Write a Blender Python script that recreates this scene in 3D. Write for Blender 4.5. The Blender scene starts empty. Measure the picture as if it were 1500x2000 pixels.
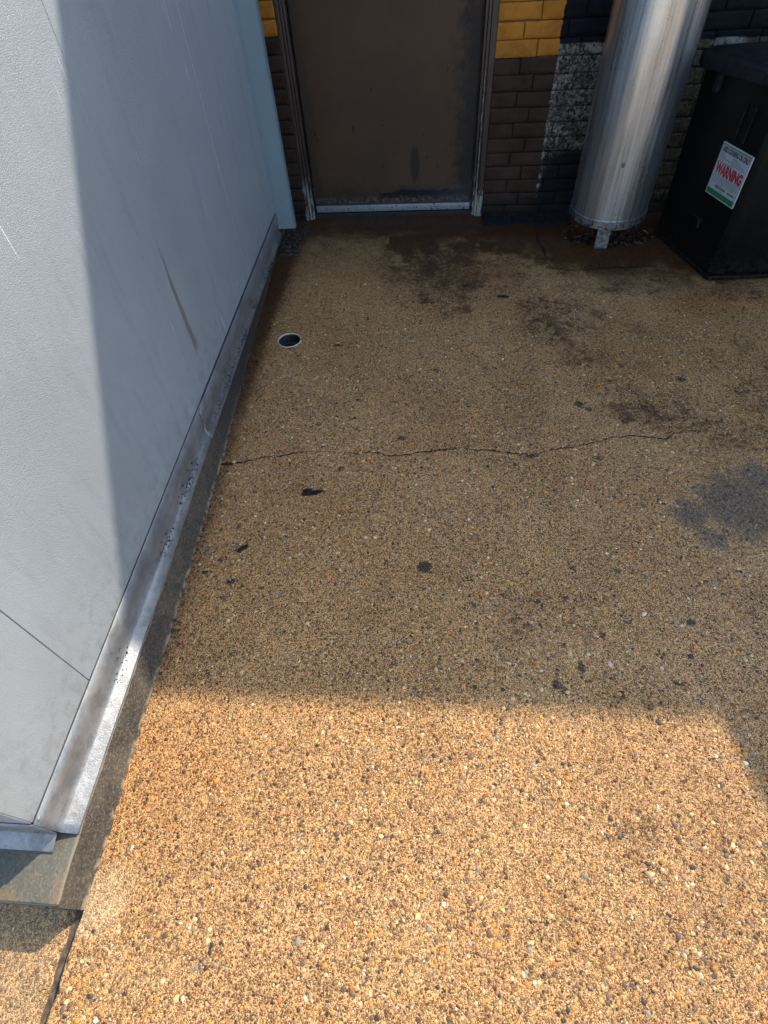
import bpy, bmesh, math, random
import numpy as np
from mathutils import Vector, Matrix, noise

random.seed(7)
rng = np.random.default_rng(11)
scene = bpy.context.scene
C = scene.collection

# ------------------------------------------------------------------ camera
CAM = Vector((0.6837, -3.4420, 1.4728))
PITCH, ROLL, YAW, FPX = math.radians(51.95), math.radians(-4.657), math.radians(-7.0535), 1070.72
cp, sp = math.cos(PITCH), math.sin(PITCH)
F = Vector((math.sin(YAW) * cp, math.cos(YAW) * cp, -sp))
R = Vector((math.cos(YAW), -math.sin(YAW), 0.0))
U = R.cross(F)
R2 = math.cos(ROLL) * R + math.sin(ROLL) * U
U2 = -math.sin(ROLL) * R + math.cos(ROLL) * U
cam = bpy.data.cameras.new("camera")
cam.sensor_fit = 'VERTICAL'
cam.sensor_height = 36.0
cam.lens = FPX / 2000.0 * 36.0
cam.clip_start = 0.02
cam.clip_end = 500.0
camo = bpy.data.objects.new("camera", cam)
C.objects.link(camo)
M4 = Matrix((R2, U2, -F)).transposed().to_4x4()
M4.translation = CAM
camo.matrix_world = M4
scene.camera = camo

# ------------------------------------------------------------------ light
SUN_AZ, SUN_EL = math.radians(39.4), math.radians(42.9)
world = bpy.data.worlds.new("World")
scene.world = world
world.use_nodes = True
wn = world.node_tree.nodes
sky = wn.new('ShaderNodeTexSky')
sky.sky_type = 'NISHITA'
sky.sun_disc = False
sky.sun_elevation = SUN_EL
sky.sun_rotation = SUN_AZ
world.node_tree.links.new(sky.outputs[0], wn['Background'].inputs[0])
wn['Background'].inputs[1].default_value = 0.15
sun = bpy.data.lights.new("sun", 'SUN')
sun.energy = 2.0
sun.angle = math.radians(0.6)
sun.color = (1.0, 0.91, 0.76)
suno = bpy.data.objects.new("sun", sun)
C.objects.link(suno)
sdir = Vector((math.sin(SUN_AZ) * math.cos(SUN_EL), math.cos(SUN_AZ) * math.cos(SUN_EL), math.sin(SUN_EL)))
suno.rotation_euler = sdir.to_track_quat('Z', 'Y').to_euler()
suno.location = (3, 3, 6)
scene.view_settings.view_transform = 'Standard'
scene.view_settings.look = 'None'
scene.view_settings.exposure = 1.90
scene.view_settings.gamma = 1.0
scene.cycles.max_bounces = 8
scene.cycles.sample_clamp_indirect = 6.0

# ------------------------------------------------------------------ helpers
def tag(o, label=None, cat=None, group=None, kind=None):
    if label: o['label'] = label
    if cat: o['category'] = cat
    if group: o['group'] = group
    if kind: o['kind'] = kind
    return o

def thing(name, label, cat, loc, group=None):
    o = bpy.data.objects.new(name, None)
    o.empty_display_size = 0.05
    C.objects.link(o)
    o.location = loc
    return tag(o, label, cat, group)

def root_loc(o):
    while o.parent: o = o.parent
    return Vector(o.location)

def obj(name, verts, faces, mats, parent=None, smooth=False, midx=None):
    """links one mesh; verts are given in world coordinates"""
    me = bpy.data.meshes.new(name)
    org = root_loc(parent) if parent else Vector((0, 0, 0))
    me.from_pydata([tuple(Vector(v) - org) for v in verts], [], faces)
    for m in (mats if isinstance(mats, (list, tuple)) else [mats]):
        me.materials.append(m)
    if midx: me.polygons.foreach_set('material_index', midx)
    if smooth: me.polygons.foreach_set('use_smooth', [True] * len(me.polygons))
    me.update()
    o = bpy.data.objects.new(name, me)
    C.objects.link(o)
    if parent: o.parent = parent
    return o

class MB:
    """collects shapes into one mesh"""
    def __init__(s): s.v, s.f, s.m = [], [], []
    def add(s, v, f, mi=0):
        n = len(s.v); s.v += [tuple(p) for p in v]; s.f += [tuple(i + n for i in q) for q in f]; s.m += [mi] * len(f)
    def bm(s, b, mi=0, M=None):
        b.verts.ensure_lookup_table()
        for i, v in enumerate(b.verts): v.index = i
        s.add([(M @ v.co) if M else v.co.copy() for v in b.verts], [[v.index for v in f.verts] for f in b.faces], mi)
        b.free()
    def box(s, x0, x1, y0, y1, z0, z1, bev=0.0, seg=2, mi=0, M=None):
        b = bmesh.new(); bmesh.ops.create_cube(b, size=1)
        for v in b.verts:
            v.co = Vector(((x0 + x1) / 2 + v.co.x * (x1 - x0), (y0 + y1) / 2 + v.co.y * (y1 - y0), (z0 + z1) / 2 + v.co.z * (z1 - z0)))
        if bev: bmesh.ops.bevel(b, geom=b.edges[:], offset=bev, segments=seg, affect='EDGES', profile=0.5)
        s.bm(b, mi, M)
    def prism(s, poly, z0, z1, bev=0.0, seg=2, mi=0, M=None):
        b = bmesh.new()
        vs = [b.verts.new((p[0], p[1], z0)) for p in poly]
        f = b.faces.new(vs)
        r = bmesh.ops.extrude_face_region(b, geom=[f])
        for e in r['geom']:
            if isinstance(e, bmesh.types.BMVert): e.co.z = z1
        bmesh.ops.recalc_face_normals(b, faces=b.faces[:])
        if bev: bmesh.ops.bevel(b, geom=b.edges[:], offset=bev, segments=seg, affect='EDGES', profile=0.5)
        s.bm(b, mi, M)
    def lathe(s, prof, cx, cy, n=64, mi=0, close=False):
        v, f = [], []
        for (r, z) in prof:
            for k in range(n):
                a = 2 * math.pi * k / n
                v.append((cx + r * math.cos(a), cy + r * math.sin(a), z))
        for i in range(len(prof) - 1):
            for k in range(n):
                k2 = (k + 1) % n
                f.append((i * n + k, i * n + k2, (i + 1) * n + k2, (i + 1) * n + k))
        s.add(v, f, mi)
    def sweep(s, rows, mi=0):
        """rows: list of equally long point lists -> sheet"""
        n = len(rows[0]); v = [p for r in rows for p in r]; f = []
        for i in range(len(rows) - 1):
            for k in range(n - 1):
                f.append((i * n + k, i * n + k + 1, (i + 1) * n + k + 1, (i + 1) * n + k))
        s.add(v, f, mi)
    def build(s, name, mats, parent=None, smooth=False):
        return obj(name, s.v, s.f, mats, parent, smooth, s.m)

def autosmooth(o, deg=35):
    me = o.data
    me.polygons.foreach_set('use_smooth', [True] * len(me.polygons))
    me.set_sharp_from_angle(angle=math.radians(deg))

# ------------------------------------------------------------------ node shorthand
class NT:
    def __init__(s, name):
        s.m = bpy.data.materials.new(name); s.m.use_nodes = True
        s.t = s.m.node_tree; s.n = s.t.nodes; s.b = s.n['Principled BSDF']
        s.pos = s.n.new('ShaderNodeNewGeometry').outputs['Position']
        sx = s.n.new('ShaderNodeSeparateXYZ'); s.t.links.new(s.pos, sx.inputs[0])
        s.x, s.y, s.z = sx.outputs
    def set(s, sock, v):
        if isinstance(sock, str): sock = s.b.inputs[sock]
        if isinstance(v, bpy.types.NodeSocket): s.t.links.new(v, sock)
        elif isinstance(v, (tuple, list)) and len(v) == 3 and sock.type == 'RGBA': sock.default_value = (*v, 1)
        else: sock.default_value = v
    def M(s, op, a, b=0.0, c=None, clamp=False):
        n = s.n.new('ShaderNodeMath'); n.operation = op; n.use_clamp = clamp
        s.set(n.inputs[0], a); s.set(n.inputs[1], b)
        if c is not None: s.set(n.inputs[2], c)
        return n.outputs[0]
    def sst(s, v, a, b, c=0.0, d=1.0):
        n = s.n.new('ShaderNodeMapRange'); n.interpolation_type = 'SMOOTHSTEP'
        for i, k in enumerate((v, a, b, c, d)): s.set(n.inputs[i], k)
        return n.outputs[0]
    def lin(s, v, a, b, c=0.0, d=1.0):
        n = s.n.new('ShaderNodeMapRange')
        for i, k in enumerate((v, a, b, c, d)): s.set(n.inputs[i], k)
        return n.outputs[0]
    def mix(s, f, a, b, mode='MIX'):
        n = s.n.new('ShaderNodeMix'); n.data_type = 'RGBA'; n.blend_type = mode
        s.set(n.inputs[0], f); s.set(n.inputs[6], a); s.set(n.inputs[7], b)
        return n.outputs[2]
    def noise(s, scale, detail=3.0, rough=0.5, vec=None, dist=0.0, col=False):
        n = s.n.new('ShaderNodeTexNoise')
        s.set(n.inputs['Vector'], vec if vec is not None else s.pos)
        n.inputs['Scale'].default_value = scale; n.inputs['Detail'].default_value = detail
        n.inputs['Roughness'].default_value = rough; n.inputs['Distortion'].default_value = dist
        return n.outputs['Color' if col else 'Fac']
    def voro(s, scale, vec=None, feature='F1', dim='2D', rnd=1.0):
        n = s.n.new('ShaderNodeTexVoronoi'); n.voronoi_dimensions = dim; n.feature = feature
        s.set(n.inputs['Vector'], vec if vec is not None else s.pos)
        n.inputs['Scale'].default_value = scale; n.inputs['Randomness'].default_value = rnd
        return n
    def scl(s, v, k):
        n = s.n.new('ShaderNodeVectorMath'); n.operation = 'MULTIPLY'
        s.set(n.inputs[0], v); n.inputs[1].default_value = k
        return n.outputs[0]
    def vadd(s, a, b):
        n = s.n.new('ShaderNodeVectorMath'); n.operation = 'ADD'; s.set(n.inputs[0], a); s.set(n.inputs[1], b)
        return n.outputs[0]
    def sep(s, c):
        n = s.n.new('ShaderNodeSeparateColor'); s.set(n.inputs[0], c); return n.outputs
    def ramp(s, f, stops, const=False):
        n = s.n.new('ShaderNodeValToRGB'); s.set(n.inputs[0], f); e = n.color_ramp.elements
        if const: n.color_ramp.interpolation = 'CONSTANT'
        while len(e) < len(stops): e.new(0.5)
        for q, (p, c) in zip(e, stops): q.position = p; q.color = (*c, 1)
        return n.outputs[0]
    def attr(s, name):
        n = s.n.new('ShaderNodeAttribute'); n.attribute_name = name; return n
    def bump(s, h, strength=1.0, dist=0.001, normal=None):
        n = s.n.new('ShaderNodeBump'); n.inputs['Strength'].default_value = strength; n.inputs['Distance'].default_value = dist
        s.set(n.inputs['Height'], h)
        if normal is not None: s.set(n.inputs['Normal'], normal)
        return n.outputs[0]
    def ell(s, a, b, ca, cb, ra, rb, soft=0.4):
        """soft ellipse mask in two coordinates"""
        da = s.M('DIVIDE', s.M('SUBTRACT', a, ca), ra); db = s.M('DIVIDE', s.M('SUBTRACT', b, cb), rb)
        d = s.M('SQRT', s.M('ADD', s.M('MULTIPLY', da, da), s.M('MULTIPLY', db, db)))
        return s.sst(d, 1.0 - soft, 1.0 + soft, 1.0, 0.0)

def simple(name, col, rough=0.6, metal=0.0, nscale=30, namp=0.25, bscale=200, bdist=0.0004, spec=0.5):
    t = NT(name)
    n = t.noise(nscale, 5, 0.6)
    c = t.mix(t.sst(n, 0.3, 0.7), tuple(k * (1 - namp) for k in col), tuple(min(1, k * (1 + namp)) for k in col))
    t.set('Base Color', c); t.set('Roughness', t.lin(t.noise(nscale * 2, 3), 0.3, 0.7, rough * 0.85, min(1, rough * 1.15)))
    t.set('Metallic', metal); t.set('Specular IOR Level', spec)
    t.set('Normal', t.bump(t.noise(bscale, 3), 0.6, bdist))
    return t.m

# ------------------------------------------------------------------ materials
def exposed_aggregate(name, lower=False):
    t = NT(name)
    wob = t.noise(55, 2, 0.5, col=True)
    off = t.n.new('ShaderNodeVectorMath'); off.operation = 'MULTIPLY_ADD'
    t.set(off.inputs[0], wob); off.inputs[1].default_value = (0.011,) * 3; off.inputs[2].default_value = (-0.0055,) * 3
    P = t.vadd(t.pos, off.outputs[0])
    large = t.noise(2.2, 4, 0.55)
    mid = t.noise(14, 4, 0.6)
    # cement between the stones
    base = t.mix(t.sst(large, 0.35, 0.65), (0.39, 0.245, 0.105), (0.46, 0.300, 0.150))
    base = t.mix(t.sst(mid, 0.3, 0.75, 0, 0.55), base, (0.48, 0.33, 0.18))
    fine = t.noise(420, 2, 0.6)
    base = t.mix(t.sst(fine, 0.35, 0.7, 0.0, 0.6), base, (0.62, 0.47, 0.27))
    h = t.M('MULTIPLY', fine, 0.35)
    pal = [(0.0, (0.040, 0.032, 0.028)), (0.14, (0.10, 0.065, 0.04)), (0.27, (0.27, 0.15, 0.075)), (0.38, (0.42, 0.25, 0.12)),
           (0.55, (0.50, 0.35, 0.20)), (0.68, (0.46, 0.21, 0.06)), (0.78, (0.56, 0.36, 0.10)), (0.88, (0.62, 0.50, 0.32)), (0.96, (0.74, 0.66, 0.50))]
    for sc_, keep, r0, r1, hh, dark in ((380, 0.62, 0.18, 0.42, 0.5, 0.0), (185, 0.60, 0.15, 0.44, 0.9, 0.0), (105, 0.34, 0.12, 0.42, 1.6, 0.0)):
        v = t.voro(sc_, P)
        cr, cg, cb = t.sep(v.outputs['Color'])[:3]
        rad = t.lin(cr, 0, 1, r0, r1)
        q = t.M('DIVIDE', v.outputs['Distance'], rad)
        msk = t.M('MULTIPLY', t.sst(q, 0.8, 1.05, 1, 0), t.M('LESS_THAN', cg, keep))
        rim = t.M('MULTIPLY', t.M('MULTIPLY', t.sst(q, 0.9, 1.15), t.sst(q, 1.2, 1.6, 1, 0)), t.M('LESS_THAN', cg, keep))
        col = t.ramp(cb, pal)
        base = t.mix(t.M('MULTIPLY', rim, 0.55), base, (0.14, 0.085, 0.045))
        base = t.mix(msk, base, col)
        dome = t.M('MULTIPLY', t.M('MULTIPLY', msk, t.M('SUBTRACT', 1.15, t.M('MULTIPLY', q, q))), hh)
        h = t.M('ADD', t.M('SUBTRACT', h, t.M('MULTIPLY', rim, hh * 0.5)), dome)
    # little pits where stones or mortar popped out
    pit = t.sst(t.noise(190, 3, 0.65), 0.585, 0.66)
    pit = t.M('MAXIMUM', pit, t.M('MULTIPLY', t.sst(t.noise(330, 2, 0.6), 0.60, 0.67), 0.9))
    base = t.mix(t.M('MULTIPLY', pit, 0.9), base, (0.050, 0.033, 0.022))
    h = t.M('SUBTRACT', h, t.M('MULTIPLY', pit, 1.6))
    # wear and stains (their shapes live in the mesh attributes)
    n1, n2 = t.noise(44, 6, 0.8), t.noise(170, 3, 0.75)
    n0 = t.noise(11, 5, 0.65)
    brk = t.M('ADD', t.M('MULTIPLY', t.M('SUBTRACT', n1, 0.5), 1.2), t.M('ADD', t.M('MULTIPLY', t.M('SUBTRACT', n2, 0.5), 1.7), t.M('MULTIPLY', t.M('SUBTRACT', n0, 0.5), 0.9)))
    A = {k: t.attr(k).outputs['Fac'] for k in ('tar', 'spot', 'rust', 'pale', 'crack', 'grime', 'ash')}
    wear = t.noise(3.4, 5, 0.6, dist=0.7)
    base = t.mix(t.sst(wear, 0.50, 0.68, 0.0, 0.35), base, t.mix(1.0, base, (0.72, 0.66, 0.58), 'MULTIPLY'))
    base = t.mix(t.sst(wear, 0.50, 0.30, 0.0, 0.30), base, (0.56, 0.42, 0.25))
    pale = t.sst(t.M('ADD', A['pale'], t.M('MULTIPLY', brk, 0.35)), 0.15, 0.7, 0.0, 0.55)
    base = t.mix(pale, base, (0.60, 0.52, 0.40))
    rust = t.M('MULTIPLY', A['rust'], 0.75)
    base = t.mix(rust, base, t.mix(1.0, base, (0.95, 0.62, 0.34), 'MULTIPLY'))
    # greasy dirt film plus painted light falloff, both stronger towards the kitchen door
    gr = t.sst(t.M('ADD', A['grime'], t.M('MULTIPLY', brk, 0.42)), 0.02, 1.0, 0.0, 0.94)
    base = t.mix(gr, base, t.mix(1.0, base, (0.130, 0.080, 0.052), 'MULTIPLY'))
    tar = t.M('MULTIPLY', t.sst(t.M('ADD', A['tar'], t.M('MULTIPLY', brk, 1.25)), 0.16, 0.80, 0.0, 0.92), t.sst(A['tar'], 0.02, 0.2))
    base = t.mix(tar, base, t.mix(t.sst(n2, 0.42, 0.6), (0.020, 0.013, 0.010), (0.125, 0.078, 0.050)))
    ash = t.M('MULTIPLY', t.sst(t.M('ADD', A['ash'], t.M('MULTIPLY', brk, 0.85)), 0.32, 0.85, 0.0, 0.86), t.sst(A['ash'], 0.05, 0.25))
    base = t.mix(ash, base, t.mix(t.sst(t.M('ADD', n2, t.M('MULTIPLY', t.noise(70, 3, 0.7), 0.6)), 0.66, 0.90), (0.045, 0.041, 0.040), (0.200, 0.180, 0.172)))
    spot = t.M('MULTIPLY', t.sst(t.M('ADD', A['spot'], t.M('MULTIPLY', brk, 0.95)), 0.48, 0.90, 0.0, 0.88), t.sst(A['spot'], 0.05, 0.3))
    base = t.mix(spot, base, (0.022, 0.020, 0.022))
    ck = t.sst(t.M('ADD', A['crack'], t.M('MULTIPLY', brk, 0.30)), 0.30, 0.80, 0.0, 0.93)
    base = t.mix(ck, base, (0.02, 0.014, 0.01))
    ck2 = ck
    base = t.mix(1.0, base, (1.09, 0.845, 0.575), 'MULTIPLY')
    t.set('Base Color', base)
    rough = t.M('SUBTRACT', 0.72, t.M('ADD', t.M('MULTIPLY', tar, 0.06), t.M('MULTIPLY', t.sst(n2, 0.5, 0.75), 0.22)))
    t.set('Roughness', t.M('SUBTRACT', rough, t.M('MULTIPLY', A['grime'], 0.10)))
    t.set('Specular IOR Level', t.M('SUBTRACT', 0.42, t.M('MULTIPLY', t.M('MAXIMUM', tar, gr), 0.26)))
    t.set('Normal', t.bump(h, 1.0, 0.0024))
    return t.m

M_FLOOR = exposed_aggregate("exposed_aggregate_concrete")

def pebble_mat():
    t = NT("pebble_stone")
    c = t.attr('col').outputs['Color']
    n = t.noise(500, 3, 0.6)
    t.set('Base Color', t.mix(t.sst(n, 0.3, 0.7, 0, 0.45), c, t.mix(1.0, c, (0.55, 0.5, 0.45), 'MULTIPLY')))
    t.set('Specular IOR Level', 0.3); t.set('Roughness', t.lin(n, 0.3, 0.7, 0.38, 0.65))
    t.set('Normal', t.bump(n, 0.5, 0.0006))
    return t.m
M_PEB = pebble_mat()

def kerb_mat():
    t = NT("old_kerb_concrete")
    n, f = t.noise(9, 5, 0.65), t.noise(160, 4, 0.7)
    c = t.mix(t.sst(n, 0.35, 0.65), (0.030, 0.021, 0.013), (0.068, 0.051, 0.031))
    c = t.mix(t.M('MULTIPLY', t.sst(t.noise(22, 5, 0.7, t.scl(t.pos, (1, 1, 0.4))), 0.45, 0.65), 0.7), c, (0.022, 0.016, 0.011))
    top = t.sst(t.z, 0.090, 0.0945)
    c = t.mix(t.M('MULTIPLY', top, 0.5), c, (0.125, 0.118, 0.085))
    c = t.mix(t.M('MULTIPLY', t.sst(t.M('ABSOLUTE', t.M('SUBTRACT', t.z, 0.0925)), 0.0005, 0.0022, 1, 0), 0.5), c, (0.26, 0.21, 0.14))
    c = t.mix(t.M('MULTIPLY', t.sst(t.z, 0.004, 0.016, 1, 0), t.sst(t.noise(30, 4), 0.42, 0.56)), c, (0.26, 0.19, 0.11))
    c = t.mix(t.sst(f, 0.45, 0.7, 0, 0.6), c, (0.17, 0.15, 0.11))
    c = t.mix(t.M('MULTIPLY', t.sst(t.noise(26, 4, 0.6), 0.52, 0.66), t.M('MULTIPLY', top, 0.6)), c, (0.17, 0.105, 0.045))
    c = t.mix(t.M('MULTIPLY', t.sst(t.noise(60, 4, 0.7), 0.60, 0.70), 0.8), c, (0.03, 0.028, 0.025))
    # darker length towards the door
    g = t.M('ADD', t.sst(t.y, -2.7, -1.2), t.M('MULTIPLY', t.M('SUBTRACT', n, 0.5), 0.9))
    c = t.mix(t.M('MULTIPLY', t.sst(g, 0.1, 0.9), 0.85), c, (0.016, 0.013, 0.010))
    t.set('Base Color', c); t.set('Roughness', 0.8)
    t.set('Normal', t.bump(t.M('ADD', f, t.M('MULTIPLY', t.noise(45, 4), 1.5)), 1.0, 0.0022))
    return t.m
M_KERB = kerb_mat()

def cooler_mat(name, base=(0.325, 0.355, 0.372), blue=0.0, streak=True, metal=0.35, rough=0.42):
    t = NT(name)
    big = t.noise(1.6, 4, 0.55)
    up = t.noise(13, 5, 0.65, t.scl(t.pos, (1, 1, 0.16)))
    c = t.mix(t.sst(big, 0.3, 0.7), tuple(k * 0.92 for k in base), tuple(min(1, k * 1.06) for k in base))
    c = t.mix(t.M('MULTIPLY', t.sst(up, 0.50, 0.72), 0.34), c, (0.205, 0.23, 0.26))
    sc = t.M('MULTIPLY', t.sst(t.noise(70, 2, 0.5, t.scl(t.pos, (1, 1, 0.035))), 0.70, 0.74), t.sst(t.noise(3.1, 3), 0.5, 0.6))
    c = t.mix(t.M('MULTIPLY', sc, 0.5), c, (0.85, 0.87, 0.88))
    sp = t.sst(t.noise(150, 2, 0.4), 0.76, 0.79)
    c = t.mix(t.M('MULTIPLY', sp, 0.7), c, (0.10, 0.09, 0.08))
    if streak:
        # greasy drip that ran down the panel, and its faint companions
        w = t.M('ADD', t.lin(t.z, 0.35, 0.70, 0.018, 0.008), t.M('MULTIPLY', t.M('SUBTRACT', t.noise(14, 3), 0.5), 0.012))
        yy = t.M('ADD', t.y, t.M('MULTIPLY', t.M('SUBTRACT', t.noise(4, 2, 0.5, t.scl(t.pos, (0, 0, 1))), 0.5), 0.05))
        d = t.M('ABSOLUTE', t.M('SUBTRACT', yy, -1.868))
        m = t.M('MULTIPLY', t.sst(t.M('SUBTRACT', w, d), -0.001, 0.003), t.M('MULTIPLY', t.sst(t.z, 0.34, 0.37), t.sst(t.z, 0.62, 0.76, 1, 0)))
        c = t.mix(t.M('MULTIPLY', m, 0.72), c, (0.17, 0.155, 0.12))
        for yc, z0, z1, k in ((-1.42, 0.25, 0.5, 0.3), (-1.60, 0.24, 0.42, 0.25), (-2.02, 0.5, 0.8, 0.2), (-0.95, 0.3, 0.62, 0.25)):
            d = t.M('ABSOLUTE', t.M('SUBTRACT', yy, yc))
            m = t.M('MULTIPLY', t.sst(d, 0.001, 0.006, 1, 0), t.M('MULTIPLY', t.sst(t.z, z0, z0 + .04), t.sst(t.z, z1 - .15, z1, 1, 0)))
            c = t.mix(t.M('MULTIPLY', m, k), c, (0.24, 0.23, 0.2))
    # road dirt splashed on the lowest hand's breadth
    spl = t.M('MULTIPLY', t.sst(t.z, 0.12, 0.50, 1, 0), t.sst(t.noise(24, 5, 0.7), 0.44, 0.70))
    c = t.mix(t.M('MULTIPLY', spl, 0.6), c, (0.19, 0.175, 0.155))
    t.set('Base Color', c)
    t.set('Metallic', metal)
    t.set('Roughness', t.lin(up, 0.3, 0.7, rough, rough + 0.12))
    e = t.noise(470, 2, 0.55, dist=0.5)
    b1 = t.bump(e, 1.0, 0.0017)
    t.set('Normal', t.bump(t.noise(3.2, 2), 0.35, 0.006, b1))
    return t.m
M_COOL = cooler_mat("embossed_cooler_panel")
M_TRIM = cooler_mat("grey_blue_corner_metal", (0.17, 0.235, 0.265), streak=False, metal=0.25, rough=0.42)

def flashing_mat():
    t = NT("galvanised_flashing")
    n = t.noise(12, 5, 0.6); f = t.noise(260, 3, 0.6)
    c = t.mix(t.sst(n, 0.3, 0.7), (0.150, 0.155, 0.158), (0.245, 0.248, 0.245))
    c = t.mix(t.M('MULTIPLY', t.sst(t.noise(30, 4, 0.6), 0.52, 0.7), 0.35), c, (0.25, 0.20, 0.15))
    far = t.sst(t.y, -2.25, -1.6)
    # black crumbs of grease and dirt caught along the bend
    band = t.sst(t.z, 0.125, 0.165, 1, 0)
    k = t.M('ADD', t.noise(95, 4, 0.75), t.M('MULTIPLY', t.M('SUBTRACT', t.noise(7, 3), 0.5), 0.55))
    spk = t.M('MULTIPLY', t.sst(k, 0.52, 0.58), t.M('MULTIPLY', t.M('ADD', t.M('MULTIPLY', far, 0.80), 0.20), t.lin(band, 0, 1, 0.15, 1)))
    c = t.mix(spk, c, (0.022, 0.018, 0.018))
    c = t.mix(t.M('MULTIPLY', far, 0.40), c, (0.15, 0.155, 0.155))
    dz = t.M('MULTIPLY', t.sst(t.noise(18, 5, 0.75), 0.46, 0.66), 0.5)
    c = t.mix(dz, c, t.mix(1.0, c, (0.5, 0.47, 0.43), 'MULTIPLY'))
    t.set('Base Color', c); t.set('Metallic', t.M('SUBTRACT', 0.45, t.M('MULTIPLY', spk, 0.45)))
    t.set('Roughness', t.lin(n, 0.3, 0.7, 0.36, 0.5))
    t.set('Normal', t.bump(t.M('ADD', f, t.M('MULTIPLY', t.noise(20, 3), 2)), 0.6, 0.0009))
    return t.m
M_FLASH = flashing_mat()

def brick_mat():
    t = NT("painted_brick")
    n, f, cr = t.noise(11, 4, 0.6), t.noise(120, 4, 0.65), t.noise(62, 4, 0.7, dist=0.8)
    wv = t.M('MULTIPLY', t.M('SUBTRACT', t.noise(28, 4, 0.7), 0.5), 0.030)
    X = t.M('ADD', t.x, wv); Z = t.M('ADD', t.z, t.M('MULTIPLY', wv, 0.22))
    yel = t.mix(t.sst(n, 0.3, 0.7), (0.30, 0.110, 0.014), (0.37, 0.15, 0.022))
    brn = t.mix(t.sst(n, 0.3, 0.7), (0.027, 0.0150, 0.0105), (0.043, 0.0245, 0.0175))
    blk = t.mix(t.sst(n, 0.3, 0.7), (0.003, 0.0035, 0.005), (0.007, 0.008, 0.012))
    raw = t.mix(t.sst(cr, 0.40, 0.64), (0.022, 0.017, 0.013), (0.25, 0.22, 0.185))
    raw = t.mix(t.sst(t.noise(14, 5, 0.7), 0.42, 0.66, 0.0, 0.65), raw, (0.022, 0.018, 0.015))
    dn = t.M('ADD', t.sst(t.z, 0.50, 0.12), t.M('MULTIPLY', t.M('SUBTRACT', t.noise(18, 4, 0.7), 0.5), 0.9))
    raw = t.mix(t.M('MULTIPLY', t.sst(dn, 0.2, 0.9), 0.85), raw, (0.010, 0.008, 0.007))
    olive = t.mix(t.sst(cr, 0.38, 0.62), (0.045, 0.034, 0.020), (0.12, 0.095, 0.06))
    raw = t.mix(t.sst(X, 1.75, 1.85), raw, olive)
    left = t.M('LESS_THAN', t.x, 0.5)
    zy = t.M('ADD', 0.702, t.M('MULTIPLY', left, 0.121))
    a = t.mix(t.M('GREATER_THAN', Z, zy), brn, yel)
    rw = t.M('GREATER_THAN', Z, t.M('ADD', 0.748, t.M('MULTIPLY', t.sst(X, 1.75, 1.8), -0.01)))
    b = t.mix(rw, raw, blk)
    # white primer still showing in patches between the colours
    wh = t.M('MULTIPLY', t.M('MULTIPLY', t.sst(X, 1.275, 1.283), t.sst(X, 1.290, 1.300, 1, 0)), t.sst(t.noise(24, 4, 0.7), 0.50, 0.56))
    wh = t.M('MAXIMUM', wh, t.M('MULTIPLY', t.ell(t.x, t.z, 1.455, 0.725, 0.03, 0.022, 0.3), t.sst(cr, 0.35, 0.5)))
    wh = t.M('MAXIMUM', wh, t.M('MULTIPLY', t.ell(t.x, t.z, 2.06, 0.728, 0.075, 0.018, 0.3), t.sst(cr, 0.35, 0.5)))
    wh = t.M('MULTIPLY', wh, t.sst(t.z, 0.742, 0.746, 1, 0))
    c = t.mix(t.M('GREATER_THAN', X, 1.281), a, b)
    c = t.mix(t.M('MULTIPLY', wh, t.M('GREATER_THAN', t.x, 1.2)), c, (0.24, 0.215, 0.175))
    # black soot / grease at the foot by the duct
    bl = t.M('MAXIMUM', t.ell(t.x, t.z, 1.45, 0.10, 0.15, 0.20, 0.5), t.ell(t.x, t.z, 1.42, -0.02, 0.22, 0.12, 0.4))
    bl = t.sst(t.M('ADD', bl, t.M('MULTIPLY', t.M('SUBTRACT', t.noise(22, 4, 0.7), 0.5), 1.1)), 0.30, 0.62)
    c = t.mix(t.M('MULTIPLY', bl, t.sst(t.x, 1.20, 1.30)), c, (0.010, 0.010, 0.011))
    # chips with pale primer at the lowest courses beside the door
    chip = t.M('MULTIPLY', t.sst(t.noise(70, 4, 0.7), 0.60, 0.66), t.M('MULTIPLY', t.sst(t.z, -0.02, 0.10, 1, 0), t.sst(t.x, 0.9, 1.3, 1, 0)))
    c = t.mix(t.M('MULTIPLY', chip, 0.5), c, (0.38, 0.35, 0.33))
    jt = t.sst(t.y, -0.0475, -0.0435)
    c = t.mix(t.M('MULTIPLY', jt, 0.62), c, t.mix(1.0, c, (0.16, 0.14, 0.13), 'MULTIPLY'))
    dz = t.M('MULTIPLY', t.sst(t.noise(10, 5, 0.7), 0.48, 0.68), 0.45)
    c = t.mix(dz, c, t.mix(1.0, c, (0.45, 0.40, 0.36), 'MULTIPLY'))
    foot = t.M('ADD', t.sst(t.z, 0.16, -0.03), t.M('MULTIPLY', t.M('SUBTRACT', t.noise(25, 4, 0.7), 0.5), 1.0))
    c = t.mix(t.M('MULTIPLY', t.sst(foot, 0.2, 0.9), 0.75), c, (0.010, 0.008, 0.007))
    sc_ = t.sst(t.noise(260, 2, 0.5), 0.73, 0.77)
    c = t.mix(t.M('MULTIPLY', sc_, 0.5), c, (0.02, 0.02, 0.02))
    t.set('Base Color', c); t.set('Specular IOR Level', 0.10)
    t.set('Roughness', t.lin(n, 0.3, 0.7, 0.6, 0.8))
    rawm = t.M('MULTIPLY', t.M('GREATER_THAN', X, 1.281), t.M('LESS_THAN', Z, 0.748))
    h = t.M('ADD', t.M('MULTIPLY', f, t.M('ADD', 0.35, t.M('MULTIPLY', rawm, 0.5))), t.M('MULTIPLY', t.M('MULTIPLY', cr, rawm), 3.5))
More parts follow.
